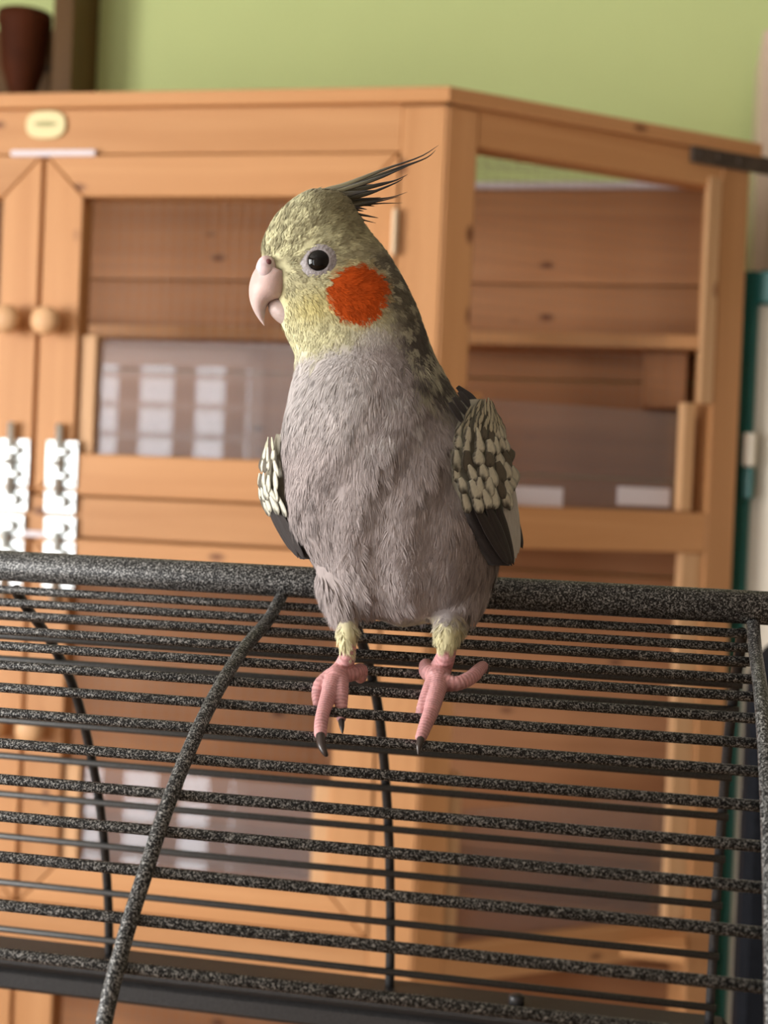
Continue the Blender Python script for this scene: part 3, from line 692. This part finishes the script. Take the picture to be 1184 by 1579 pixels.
# ---- contour feathers: each one a fan of fine barbs lying on the body
me = body_me; me.calc_loop_triangles(); nt_ = len(me.loop_triangles)
tri = np.empty(nt_ * 3, dtype=int); me.loop_triangles.foreach_get('vertices', tri); tri = tri.reshape(-1, 3)
me.vertices.foreach_get('normal', nrf := np.empty(nv * 3)); nr = nrf.reshape(-1, 3)
def scatter(count, sel):
    a_, b_, c_ = co[tri[:, 0]], co[tri[:, 1]], co[tri[:, 2]]
    ar = np.linalg.norm(np.cross(b_ - a_, c_ - a_), axis=1); cx, cy, _ = to_px((a_ + b_ + c_) / 3); ar = ar * sel(cx, cy)
    i = rng.choice(nt_, count, p=ar / ar.sum()); u = rng.random(count); v = rng.random(count); f_ = u + v > 1; u[f_] = 1 - u[f_]; v[f_] = 1 - v[f_]; w = 1 - u - v
    Pp = a_[i] * w[:, None] + b_[i] * u[:, None] + c_[i] * v[:, None]
    Nn = nr[tri[i, 0]] * w[:, None] + nr[tri[i, 1]] * u[:, None] + nr[tri[i, 2]] * v[:, None]; Nn /= np.linalg.norm(Nn, axis=1)[:, None]
    return Pp, Nn
def flow(x, y):
    """feather direction in design pixels"""
    hx = x - 395; hy = y - 425; l = np.hypot(hx, hy) + 1e-6; hx /= l; hy /= l
    w = sstep(y, 430, 560); hy = hy + 0.35 * sstep(y, 400, 520)
    bx_ = 0.30 * np.clip((x - 590) / 150, -1, 1) * sstep(y, 900, 700) - 0.25 * np.clip((x - 590) / 120, -1, 1) * sstep(y, 880, 960); by_ = np.ones_like(x)
    fx = hx * (1 - w) + bx_ * w; fy = hy * (1 - w) + by_ * w
    return fx, fy
def plumage(name, count, sel, L0, W0, nb, lift, wmul=1.0, wild=0.25):
    Pp, Nn = scatter(count, sel); x, y, _ = to_px(Pp); fx, fy = flow(x, y)
    an = (rng.normal(0, wild, count) + 0.5 * (vnoise(x, y, 40, 21) - 0.5)); c_, s_ = np.cos(an), np.sin(an); fx, fy = fx * c_ - fy * s_, fx * s_ + fy * c_
    Tt = RT * fx[:, None] - UP * fy[:, None]; Tt -= Nn * (Tt * Nn).sum(1)[:, None]; Tt /= np.linalg.norm(Tt, axis=1)[:, None] + 1e-9
    Bb = np.cross(Nn, Tt); L = (L0 * rng.uniform(0.75, 1.25, count))[:, None]; W = (W0 * rng.uniform(0.8, 1.2, count))[:, None]
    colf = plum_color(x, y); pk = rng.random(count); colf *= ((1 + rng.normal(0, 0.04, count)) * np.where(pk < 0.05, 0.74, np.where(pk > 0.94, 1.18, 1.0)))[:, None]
    VV = []; CC = []; NN = []
    fl = (lift * rng.uniform(0.3, 1.2, count))[:, None]
    for j in range(nb):
        q = -1 + 2 * (j + 0.5) / nb + rng.normal(0, 0.06, count); q = q[:, None]; aq = np.abs(q)
        root = Pp + Tt * L * (0.35 * (1 - aq)) + Bb * W * q * 0.08 - Nn * 0.0002
        tip = Pp + Tt * L * (0.62 + 0.38 * (1 - aq ** 1.6)) + Bb * W * q * 0.5 + Nn * fl + rng.normal(0, 0.00012, (count, 3))
        mid = root * 0.45 + tip * 0.55 + Bb * W * q * 0.10 + Nn * (0.00018 + 0.3 * fl)
        w = W * (wmul / nb) * rng.uniform(0.7, 1.2, (count, 1))
        sd = np.cross(Nn, tip - root); sd /= np.linalg.norm(sd, axis=1)[:, None] + 1e-9
        VV.append(np.stack([root - sd * w * 0.5, root + sd * w * 0.5, mid + sd * w * 0.5, mid - sd * w * 0.5, tip], 1))
        cb_ = colf * (1 + rng.normal(0, 0.045, count))[:, None]
        CC.append(np.stack([cb_ * 0.93, cb_ * 0.93, cb_, cb_, cb_ * 1.06], 1))
        nj = Nn + sd * rng.normal(0, 0.09, (count, 1)) + Tt * 0.06; nj /= np.linalg.norm(nj, axis=1)[:, None]
        NN.append(np.repeat(nj[:, None, :], 5, 1))
    VV = np.concatenate(VV).reshape(-1, 3); CC = np.concatenate(CC).reshape(-1, 3); NN = np.concatenate(NN).reshape(-1, 3)
    nq = len(VV) // 5; base = np.arange(nq) * 5
    me_ = bpy.data.meshes.new(name); me_.vertices.add(len(VV)); me_.vertices.foreach_set('co', VV.ravel())
    loops = np.stack([base, base + 3, base + 2, base + 1, base + 3, base + 4, base + 2], 1).ravel()
    me_.loops.add(len(loops)); me_.loops.foreach_set('vertex_index', loops)
    ls = np.stack([np.arange(nq) * 7, np.arange(nq) * 7 + 4], 1).ravel(); me_.polygons.add(nq * 2); me_.polygons.foreach_set('loop_start', ls)
    me_.update(calc_edges=True); me_.validate(); me_.shade_smooth()
    me_.normals_split_custom_set_from_vertices(NN.tolist())
    set_col(me_, np.clip(CC, 0.003, 0.95)); me_.materials.append(M['plumage'])
    o = part(name, me_, bird); o['kind'] = 'stuff'
    return o
def notface(x, y):   # keep the eye and beak clear
    e = ((x - 491) / 21.5) ** 2 + ((y - 402) / 20) ** 2 > 1
    return e & ~((x < 438) & (y > 397) & (y < 498))
plumage('body_plumage', 4600, lambda x, y: ((y > 540) & (y < 930)) * 1.0, 0.0095, 0.0050, 18, 0.00028, 1.15, 0.16)
plumage('head_plumage', 5200, lambda x, y: ((y <= 560) & notface(x, y)) * 1.0, 0.0031, 0.0018, 8, 0.00018, 1.25, 0.2)
plumage('leg_plumage', 1500, lambda x, y: ((y > 905) & (y < 1001)) * 1.0, 0.0046, 0.0020, 9, 0.00006, 1.2, 0.10)

# ---- beak, cere, nostril
def ring_loft(O, I, half, zc, seg=20, n=22, pw=0.85):
    O = spline(O, n); I = spline(I, n); hf = spline([[h_] for h_ in half], n)[:, 0]; V = []; F = []
    for i in range(n):
        c = (O[i] + I[i]) / 2; e = (O[i] - I[i]) / 2
        for k in range(seg):
            a = 2 * math.pi * k / seg; ca, sa = math.cos(a), math.sin(a)
            sa = math.copysign(abs(sa) ** pw, sa)
            V.append(bp(c[0] + e[0] * ca, c[1] + e[1] * ca, zc + hf[i] * ZB / FPX * sa))
    for i in range(n - 1):
        for k in range(seg):
            a = i * seg + k; b = i * seg + (k + 1) % seg; F.append((a, b, b + seg, a + seg))
    F.append(tuple(range(seg))[::-1]); F.append(tuple((n - 1) * seg + k for k in range(seg)))
    return V, F
def horn_part(name, geo, colf, parent, mat=None):
    m_ = mesh_from(name, geo[0], geo[1], mat or M['horn'], True); x, y, _ = to_px(np.array(geo[0])); set_col(m_, np.clip(colf(x, y), 0.003, 0.95)); return part(name, m_, parent)
def beak_col(x, y):
    n_ = vnoise(x, y, 12, 31) - 0.5; w = sstep(y, 440, 500)
    c = C_(0.62, 0.44, 0.40) * (1 - w)[:, None] + C_(0.60, 0.47, 0.44) * w[:, None]; return c * (1 + 0.22 * n_)[:, None]
upper = ring_loft([(404, 404), (392, 417), (385, 436), (384, 456), (389, 475), (398, 491), (407, 502)],
                  [(450, 424), (446, 444), (438, 458), (419, 465), (411, 474), (408, 488), (408, 502.5)], [44, 42, 37, 27, 18, 9, 1.2], 0)
ub = horn_part('upper_beak', upper, beak_col, bird)
lower = ring_loft([(413, 470), (415, 482), (424, 493), (438, 503), (452, 512)], [(420, 458), (434, 458), (448, 458), (460, 466), (466, 478)], [10, 20, 26, 28, 28], 0)
horn_part('lower_beak', lower, lambda x, y: C_(0.50, 0.385, 0.35) * (1 + 0.2 * (vnoise(x, y, 10, 5) - 0.5))[:, None], bird)
def blob(c, ax, seg=24, ring=14):
    V = []; F = []
    for i in range(ring + 1):
        th = math.pi * i / ring
        for k in range(seg):
            a = 2 * math.pi * k / seg; V.append(np.array(c) + ax[0] * math.sin(th) * math.cos(a) + ax[1] * math.sin(th) * math.sin(a) + ax[2] * math.cos(th))
    for i in range(ring):
        for k in range(seg):
            a = i * seg + k; b = i * seg + (k + 1) % seg; F.append((a, b, b + seg, a + seg))
    return V, F
u1 = ZB / FPX
for sg in (-1, 1):
    c = bp(411, 411, sg * 7.0e-3)
    ce = horn_part('cere', blob(c, (RT * 15 * u1, UP * 17 * u1, FW * 3.2e-3)), lambda x, y: C_(0.72, 0.56, 0.56) * (1 + 0.25 * (vnoise(x, y, 6, 9) - 0.5))[:, None], bird)
    geo_part('nostril', blob(bp(414, 404, sg * 9.55e-3), (RT * 4.6 * u1, UP * 5.0 * u1, FW * 0.8e-3)), M['nostril'], ce)
horn_part('cere_bridge', ring_loft([(404, 396), (397, 404), (394, 414)], [(424, 402), (424, 412), (420, 420)], [24, 34, 34], 0), lambda x, y: C_(0.72, 0.56, 0.56) * np.ones((len(x), 1)), bird)

# ---- eyes with bare grey ring
ep, en = surf(491, 402)
for sg in (0, 1):
    if sg == 1:                                # far side of the head: mirror in the head's middle plane
        mid = bp(491, 402, 0); ep = ep - 2 * FW * ((ep - mid) @ FW); en = en - 2 * FW * (en @ FW)
    ax = np.cross(en, UP); ax /= np.linalg.norm(ax); ay = np.cross(ax, en)
    if ax @ RT < 0: ax = -ax
    V = []; F = []; prof = [(14, 0.0002), (16.8, 0.00052), (18.3, 0.0005), (20, 0.0003), (22.5, 0.0001), (25.5, -0.0002), (28, -0.0006)]; sgm = 40
    for (r, h_) in prof:
        for k in range(sgm):
            a = 2 * math.pi * k / sgm; V.append(ep + ax * r * 1.02 * u1 * math.cos(a) + ay * r * 0.98 * u1 * math.sin(a) + en * h_)
    for i in range(len(prof) - 1):
        for k in range(sgm):
            a = i * sgm + k; b = i * sgm + (k + 1) % sgm; F.append((a, b, b + sgm, a + sgm))
    er = geo_part('eye_ring', (V, F), M['eyering'], bird)
    eb = geo_part('eye', blob(ep - en * 0.0010, (ax * 18.5 * u1, ay * 18 * u1, en * 0.0030), 32, 24), M['eye'], bird)

# ---- crest
def blade(path, wid, thick, n=18, face=None):
    """a tapering feather along 3-D points: lens-shaped section"""
    p = spline(path, n); t_ = np.gradient(p, axis=0); t_ /= np.linalg.norm(t_, axis=1)[:, None]; V = []; F = []
    fc = FW if face is None else face
    for i in range(n):
        sd = np.cross(t_[i], fc); sd /= np.linalg.norm(sd); nn = np.cross(sd, t_[i]); s = i / (n - 1)
        w = wid * (0.55 + 0.45 * math.sin(math.pi * min(1, s * 1.3 + 0.1))) * (1 - s ** 2.2) + wid * 0.03
        for (a, b) in ((1, 0), (0.5, 1), (-0.5, 1), (-1, 0), (-0.5, -1), (0.5, -1)): V.append(p[i] + sd * w * a + nn * thick * b * (1 - 0.8 * s))
    for i in range(n - 1):
        for k in range(6):
            a = i * 6 + k; b = i * 6 + (k + 1) % 6; F.append((a, b, b + 6, a + 6))
    F.append(tuple(range(6))[::-1]); F.append(tuple((n - 1) * 6 + k for k in range(6)))
    return V, F
crest = empty('crest', bp(520, 305, 0)); crest.parent = bird; crest.matrix_parent_inverse = MW[bird.name].inverted()
crest_paths = [([(468, 306), (504, 293), (532, 285), (590, 262), (647, 242), (676, 224)], 4.4, 0), ([(478, 306), (544, 285), (613, 260), (656, 244), (672, 231)], 3.6, 1.5), ([(485, 308), (532, 292), (585, 274), (615, 262), (638, 252)], 3.6, -1.5),
    ([(490, 312), (532, 298), (584, 285), (610, 278), (628.5, 269)], 4.2, 1), ([(500, 316), (540, 306), (575, 296), (612, 281), (622, 274)], 3.6, -1), ([(505, 322), (540, 313), (567, 309), (604, 304), (628, 296)], 3.4, 0), ([(505, 330), (545, 318), (580, 314), (621, 313)], 3.4, 1.5),
    ([(505, 326), (550, 316), (590, 309), (615, 303)], 3.0, -1.5), ([(512, 334), (545, 332), (560, 339), (580, 344)], 3.4, 0), ([(520, 340), (545, 344), (562, 357)], 3.6, 1.2), ([(515, 342), (545, 350), (566, 366)], 3.6, -1.5),
    ([(470, 308), (510, 297), (550, 288), (583, 284)], 6.5, 2.5), ([(476, 310), (515, 303), (550, 297), (580, 293)], 6.5, -2.5), ([(482, 316), (520, 311), (548, 308), (572, 306)], 6.5, 2.5), ([(488, 322), (525, 320), (548, 320), (566, 323)], 6.5, -2.5),
    ([(464, 309), (500, 297), (535, 288), (570, 275)], 6.0, -0.5), ([(480, 314), (520, 304), (555, 300), (590, 292)], 5.5, 0.8), ([(490, 322), (530, 315), (556, 316), (578, 318)], 5.5, 3)]
crest_paths += [([(455 + 5 * k, 312 + 3.2 * k), (492 + 3 * k, 300 + 4.6 * k), (525 + 2 * k, 291 + 6.2 * k), (588 - 3 * k + 14 * math.sin(k * 2.3), 273 + 10.5 * k)], 8.5, 3.2 * math.sin(k * 1.9 + 0.4)) for k in range(9)]
for (pth, w, zz) in crest_paths:
    m_ = len(pth); pts = [bp(x, y, (zz * (0.6 + 0.9 * i / m_)) / 1000) for i, (x, y) in enumerate(pth)]
    geo = blade(pts, w * u1 * 1.0, 0.00035); me_ = mesh_from('crest_feather', *geo, M['vane'], True)
    x, y, _ = to_px(np.array(geo[0])); s = np.clip((x - 490) / (pth[-1][0] - 490), 0, 1)
    c0_ = C_(0.22, 0.195, 0.115); c1_ = C_(0.035, 0.03, 0.026); k_ = sstep(s, 0.15, 0.75)[:, None]
    sh = (0.85 + 0.4 * random.random()); set_col(me_, np.clip((c0_ * (1 - k_) + c1_ * k_) * sh, 0.003, 1)); part('crest_feather', me_, crest)

# ---- wings
def vane_mesh(name, pat, var):
    """unit feather: x across (-.5..5), y along 0..1, slight dome in z"""
    nl, nw = 12, 9; r = np.random.default_rng(var); V = []; cols = []; F = []
    for i in range(nl):
        s = i / (nl - 1); w = 0.5 * min(1, 0.45 + 1.1 * s) * math.sqrt(max(0, 1 - max(0, (s - 0.55) / 0.45) ** 2.2)) if pat != 'primary' else 0.5 * min(1, 0.6 + 1.2 * s) * math.sqrt(max(0, 1 - max(0, (s - 0.35) / 0.65) ** 2.4))
        for j in range(nw):
            q = -1 + 2 * j / (nw - 1); V.append((w * q, s, 0.055 * (1 - q * q) - 0.06 * (s - 0.5) ** 2 * 4 * 0.5))
            e = max(abs(q), (s - 0.42) / 0.58 if s > 0.42 else 0); nz_ = r.normal(0, 0.05)
            if pat == 'covert':
                k_ = 0.95 * float(sstep(np.array(e + nz_), 0.52, 0.80)) * (0.55 + 0.45 * (q > -0.2)); c = C_(0.70, 0.67, 0.54) * (1 - k_) + C_(0.045, 0.037, 0.028) * k_
                if var == 5: c = C_(0.13, 0.11, 0.08) * (1 - 0.5 * k_)
                if var % 3 == 0: c = c * (1 - 0.85 * math.exp(-((q - 0.35) / 0.4) ** 2 - ((s - 0.72) / 0.16) ** 2))
            elif pat == 'small':
                k_ = float(sstep(np.array(abs(q) + nz_), 0.45, 0.75)); c = C_(0.56, 0.52, 0.38) * (1 - k_) + C_(0.07, 0.06, 0.045) * k_
            elif pat == 'white': c = C_(0.58, 0.55, 0.50) * (1 - 0.25 * max(0, abs(q) - 0.6))
            else:
                c = C_(0.030, 0.023, 0.022) * (1 + 0.25 * math.sin(9 * q)) ; c = c * 1.5 if q < -0.8 else c
            cols.append(np.clip(c * (1 + r.normal(0, 0.05)), 0.004, 0.95))
    for i in range(nl - 1):
        for j in range(nw - 1): a = i * nw + j; F.append((a, a + 1, a + nw + 1, a + nw))
    # give the vane a thickness
    n0 = len(V); V += [(v[0], v[1], v[2] - 0.014) for v in V]; cols += cols
    F += [tuple(i + n0 for i in f[::-1]) for f in F]
    rim = [j for j in range(nw)] + [i * nw + nw - 1 for i in range(1, nl)] + [(nl - 1) * nw + j for j in range(nw - 2, -1, -1)] + [i * nw for i in range(nl - 2, 0, -1)]
    for k in range(len(rim)): a, b = rim[k], rim[(k + 1) % len(rim)]; F.append((b, a, a + n0, b + n0))
    me_ = mesh_from(name, V, F, M['vane'], True); set_col(me_, np.array(cols)); return me_
COV = [vane_mesh('covert_feather', 'covert', v) for v in range(6)]; SML = [vane_mesh('covert_feather', 'small', v) for v in range(3)]
PRI = [vane_mesh('flight_feather', 'primary', v) for v in range(3)]; WHT = [vane_mesh('flight_feather', 'white', v) for v in range(3)]
def wing(prows, sgn, name, label):
    q = spline(prows, 40); V = []; F = []; nu = 14
    def shell(v, u, out=0.0):
        i = min(max(v, 0), 1) * (len(q) - 1); k = min(int(i), len(q) - 2); r = q[k] * (1 - (i - k)) + q[k + 1] * (i - k)
        y, xl, xr, zl, zr = r; x = xl + (xr - xl) * u; z = (zl + (zr - zl) * (u ** 1.3 if sgn > 0 else u)) / 1000
        nrm = -FW * 0.75 + RT * sgn * 0.66; return bp(x, y, z) + nrm * (0.0035 * math.sin(math.pi * min(1, max(0, u))) + out)
    for side_ in (0, 1):
        for i in range(40):
            for j in range(nu):
                V.append(shell(i / 39, j / (nu - 1), -0.0035 * side_))
    m_ = 40 * nu
    for i in range(39):
        for j in range(nu - 1):
            a = i * nu + j; F.append((a, a + 1, a + nu + 1, a + nu)); F.append((m_ + a, m_ + a + nu, m_ + a + nu + 1, m_ + a + 1))
    rim = [j for j in range(nu)] + [i * nu + nu - 1 for i in range(1, 40)] + [39 * nu + j for j in range(nu - 2, -1, -1)] + [i * nu for i in range(38, 0, -1)]
    for k in range(len(rim)): a, b = rim[k], rim[(k + 1) % len(rim)]; F.append((b, a, a + m_, b + m_))
    me_ = mesh_from(name, V, F, M['vane'], True); x, y, _ = to_px(np.array(V)); n_ = vnoise(x, y, 6, 2)
    uu = np.tile(np.tile(np.linspace(0, 1, nu), 40), 2); vv_ = np.tile(np.repeat(np.linspace(0, 1, 40), nu), 2)
    low = sstep(vv_, 0.52, 0.62); dkm = low * (sstep(uu, 0.66, 0.52) if sgn > 0 else 1.0); wht = low - dkm
    base_c = C_(0.24, 0.215, 0.16)[None] * (1 - low)[:, None] + C_(0.030, 0.024, 0.023)[None] * dkm[:, None] + C_(0.58, 0.55, 0.50)[None] * wht[:, None]
    set_col(me_, base_c * (0.75 + 0.5 * n_)[:, None])
    w = part(name, me_, bird); w['label'] = label
    return w, shell
def place(me_, name, parent, p0, p1, width, up, lift=0.0):
    p0 = np.array(p0); p1 = np.array(p1); L = np.linalg.norm(p1 - p0); ty = (p1 - p0) / L; up = np.array(up) - ty * (np.array(up) @ ty); up /= np.linalg.norm(up); tx = np.cross(ty, up)
    mw = Matrix([[tx[i] * width, ty[i] * L, up[i] * width * 0.9, p0[i] + up[i] * lift] for i in range(3)] + [[0, 0, 0, 1]])
    return part(name, me_, parent, mw)
ONR = -FW * 0.75 + RT * 0.66; ONL = -FW * 0.5 - RT * 0.86
rw, rs_ = wing([(616, 722, 742, -13, -4), (640, 713, 757, -16, 0), (665, 702, 768, -20, 4), (700, 697, 781, -23, 8), (740, 703, 791, -24, 10), (770, 712, 797, -23, 11), (800, 721, 801, -22, 11), (830, 737, 801, -19, 10), (855, 752, 795, -15, 7), (872, 764, 782, -12, 0)], 1,
               'wing', 'folded wing with cream scalloped coverts and dark flight feathers')
lw_, ls_ = wing([(670, 430, 446, 6, -6), (700, 417, 452, 8, -7), (740, 408, 456, 9, -8), (770, 411, 460, 9, -8), (800, 424, 466, 9, -8), (835, 441, 478, 9, -7), (862, 464, 490, 8, -4)], -1,
               'wing', 'far folded wing edged with white coverts')
# flight feathers first, coverts over them
for k, (pa, pb, w, me_) in enumerate([((0.60, 0.10), (0.985, 0.28), 4.6, PRI[0]), ((0.60, 0.27), (1.0, 0.42), 4.6, PRI[1]), ((0.58, 0.42), (0.985, 0.62), 4.4, PRI[2]), ((0.55, 0.58), (0.955, 0.80), 4.2, WHT[0]), ((0.52, 0.72), (0.92, 0.92), 4.4, WHT[1]), ((0.48, 0.86), (0.88, 1.0), 4.2, WHT[2])]):
    place(me_, 'flight_feather', rw, rs_(pa[0], pa[1], 0.0012), rs_(pb[0], pb[1], 0.0012), w / 1000, ONR, 0.0003 * (5 - k) * 0.6)
place(PRI[0], 'flight_feather', rw, bp(786, 775, 0.014), bp(806, 846, 0.018), 0.0042, ONR)
for k, (pa, pb, me_) in enumerate([((0.55, 0.1), (0.92, 0.15), PRI[1]), ((0.58, 0.35), (0.98, 0.45), PRI[0]), ((0.6, 0.6), (1.0, 0.7), PRI[2])]):
    place(me_, 'flight_feather', lw_, ls_(pa[0], pa[1], 0.001), ls_(pb[0], pb[1], 0.001), 0.0046, ONL, 0.0002 * k)
def coverts(w, sh, on, spec):
    for (v, u0, u1_, nn, L, W, kind) in spec:
        for k in range(nn):
            u = u0 + (u1_ - u0) * (k + 0.5 + random.uniform(-0.12, 0.12)) / nn; vv = v + random.uniform(-0.012, 0.012)
            p0 = sh(vv, u, 0.0012); p1 = sh(vv + 0.15, u + 0.05 * (u - 0.4) + random.uniform(-0.10, 0.10), 0.0012); dr = (p1 - p0) / np.linalg.norm(p1 - p0)
            me_ = random.choice(SML if kind == 's' else COV)
            place(me_, 'covert_feather', w, p0, p0 + dr * L * random.uniform(0.8, 1.2) / 1000, W * random.uniform(0.85, 1.35) / 1000, on, 0.0009 + 0.0014 * (0.7 - vv) + random.uniform(0, 0.0002))
spec = [(0.50, -0.09, 0.74, 6, 7.4, 4.8, 'c'), (0.44, -0.10, 0.84, 7, 6.8, 4.8, 'c'), (0.38, -0.10, 0.94, 7, 6.6, 4.6, 'c'), (0.32, -0.10, 0.98, 7, 6.2, 4.4, 'c'), (0.26, -0.10, 0.98, 7, 5.8, 4.0, 'c'), (0.20, -0.10, 0.98, 8, 5.4, 3.4, 'c'),
        (0.15, -0.1, 1.0, 10, 5.0, 2.2, 's'), (0.10, -0.12, 1.0, 9, 4.8, 1.9, 's'), (0.055, -0.12, 1.0, 9, 4.8, 1.6, 's'), (0.015, 0.1, 0.95, 6, 4.8, 1.5, 's')]
coverts(rw, rs_, ONR, spec)
for (xa, ya, xb, yb, zz) in ((706, 606, 728, 634, -0.013), (698, 614, 722, 646, -0.016), (714, 604, 738, 628, -0.008), (722, 612, 744, 636, -0.004), (692, 622, 712, 654, -0.019), (704, 598, 730, 622, -0.006)):
    place(PRI[0], 'scapular_feather', rw, bp(xa, ya, zz), bp(xb, yb, zz - 0.001), 0.0030, ONR, 0.0008)
coverts(lw_, ls_, ONL, [(0.47, 0.0, 0.8, 5, 6.4, 3.6, 'c'), (0.38, 0.0, 0.8, 5, 6.2, 3.4, 'c'), (0.29, 0.0, 0.8, 5, 5.8, 3.2, 'c'), (0.20, 0.0, 0.8, 5, 5.6, 3.0, 'c'), (0.12, 0.0, 0.8, 4, 5.4, 2.6, 'c'), (0.04, 0.0, 0.8, 3, 5.0, 2.2, 's')])
# ---- tail, reaching back over the ridge behind the body
tail = empty('tail', bp(640, 860, 0.02)); tail.parent = bird; tail.matrix_parent_inverse = MW[bird.name].inverted()
for k in range(6):
    place(PRI[k % 3], 'tail_feather', tail, bp(625 + 8 * k, 846, 0.018), bp(640 + 14 * k, 846 - 4 * abs(k - 2.5), 0.135 - 0.008 * abs(k - 2.5)), 0.012, UP, 0.0004 * k)

# ---- feet
def foot(paths, name):
    geos = []; allp = []; alls = []
    for keys in paths:
        q = spline(keys, 40); pts = [at(x, y, z) for x, y, z, r in q]; rad = [r * z / FPX for x, y, z, r in q]
        geos.append(tube_geo(pts, rad, 16)); P_ = np.array(pts)
        allp.append(P_); alls.append(np.concatenate([[0], np.cumsum(np.linalg.norm(np.diff(P_, axis=0), axis=1))]))
        geos.append(blob(pts[-1], (RT * rad[-1], UP * rad[-1], FW * rad[-1]), 14, 8)); geos.append(blob(pts[0], (RT * rad[0], UP * rad[0], FW * rad[0]), 14, 8))
    me_ = remeshed(merge(*geos), 0.00028, 3, name); n_ = len(me_.vertices); c = np.empty(n_ * 3); me_.vertices.foreach_get('co', c); c = c.reshape(-1, 3); x, y, _ = to_px(c)
    nv_ = np.empty(n_ * 3); me_.vertices.foreach_get('normal', nv_); nv_ = nv_.reshape(-1, 3)
    allp = np.concatenate(allp); alls = np.concatenate(alls); near = np.concatenate([np.argmin(((ck[:, None, :] - allp[None]) ** 2).sum(2), 1) for ck in np.array_split(c, 12)])
    # position along the toe: project on the local axis for a smooth ring pattern
    nx = np.minimum(near + 1, len(allp) - 1); ax_ = allp[nx] - allp[near]; ln = np.linalg.norm(ax_, axis=1) + 1e-9; along = alls[near] + np.clip(((c - allp[near]) * ax_).sum(1) / ln, -0.0004, 0.0004)
    nz_ = vnoise(x, y, 5, 13) - 0.5; ring_ = np.abs(np.sin(along / 0.00125 * math.pi + 1.2 * nz_)) ** 0.6
    me_.vertices.foreach_set('co', (c + nv_ * (0.00016 * (ring_ - 0.6))[:, None]).ravel()); me_.update(); me_.shade_smooth()
    set_col(me_, np.clip(C_(0.55, 0.275, 0.275) * (0.82 + 0.25 * nz_ + 0.30 * ring_)[:, None] + 0.05 * sstep(ring_, 0.7, 1)[:, None], 0, 0.95))
    me_.materials.clear(); me_.materials.append(M['skin']); return part(name, me_, bird)
def dz(x, y, off=0.0034): return dome_hit(x, y, FI)[1] - off
def dk(keys): return [(x, y, dz(x, y, o), r) for (x, y, o, r) in keys]
o_ = 0.0042
AL = ZB + ankL / 1000; AR = ZB + ankR / 1000
lf_ = foot([[(537, 996, AL, 12.5), (535, 1014, AL + 0.0005, 13), (528, 1032, dz(528, 1032, 0.0062), 16), (518, 1046, dz(518, 1046, 0.006), 19)],
            dk([(517, 1044, 0.0058, 17), (509, 1066, 0.0056, 13.5), (500, 1092, 0.0056, 11), (495, 1114, 0.0052, 10.5), (494, 1131, 0.0036, 10)]),
            dk([(524, 1048, 0.0054, 14), (526, 1072, 0.0044, 11), (526, 1092, 0.001, 9.5), (526, 1108, -0.003, 7.5)]),
            dk([(526, 1042, 0.005, 13), (545, 1038, 0.004, 12), (556, 1034, 0.002, 11), (556, 1044, -0.002, 10)]),
            dk([(512, 1044, 0.005, 15), (495, 1056, 0.003, 12), (489, 1070, -0.001, 9), (489, 1084, -0.004, 7)])], 'foot')
rf_ = foot([[(690, 994, AR, 15), (687, 1012, AR + 0.0003, 15), (680, 1030, dz(680, 1030, 0.0062), 17), (675, 1047, dz(675, 1047, 0.006), 18)],
            dk([(677, 1046, 0.0058, 17), (673, 1068, 0.0056, 13.5), (665, 1096, 0.0056, 12), (656, 1118, 0.0054, 10.5), (649, 1137, 0.0046, 9)]),
            dk([(668, 1052, 0.0052, 13), (658, 1074, 0.004, 11), (650, 1096, 0.001, 9), (647, 1106, -0.003, 7)]),
            dk([(684, 1052, 0.0054, 14), (704, 1054, 0.0054, 11.5), (724, 1046, 0.0054, 11), (738, 1034, 0.0052, 10.5), (744, 1028, 0.003, 9)]),
            dk([(672, 1042, 0.005, 15), (659, 1036, 0.0044, 12.5), (657, 1026, 0.001, 11)])], 'foot')
def claw(keys, parent):
    q = spline(dk(keys), 14); geo_part('claw', tube_geo([at(x, y, z) for x, y, z, r in q], [max(0.00012, r * z / FPX) for x, y, z, r in q], 10), M['claw'], parent)
claw([(494, 1134, 0.0042, 7.5), (496, 1150, 0.0036, 6.5), (502, 1163, 0.0016, 4.0), (505, 1164, -0.001, 1)], lf_)
claw([(526, 1108, -0.003, 5.5), (527, 1120, -0.0036, 4), (528, 1131, -0.005, 1)], lf_)
claw([(489, 1082, -0.004, 5), (491, 1094, -0.006, 3.5), (494, 1102, -0.008, 1)], lf_)
claw([(649, 1138, 0.0048, 6.5), (646, 1150, 0.0044, 5), (645, 1164, 0.002, 1.2)], rf_)
claw([(745, 1026, 0.003, 6.5), (750, 1032, 0.0015, 5), (751, 1040, -0.001, 1.2)], rf_)
claw([(647, 1104, -0.003, 5), (646, 1116, -0.005, 1)], rf_)
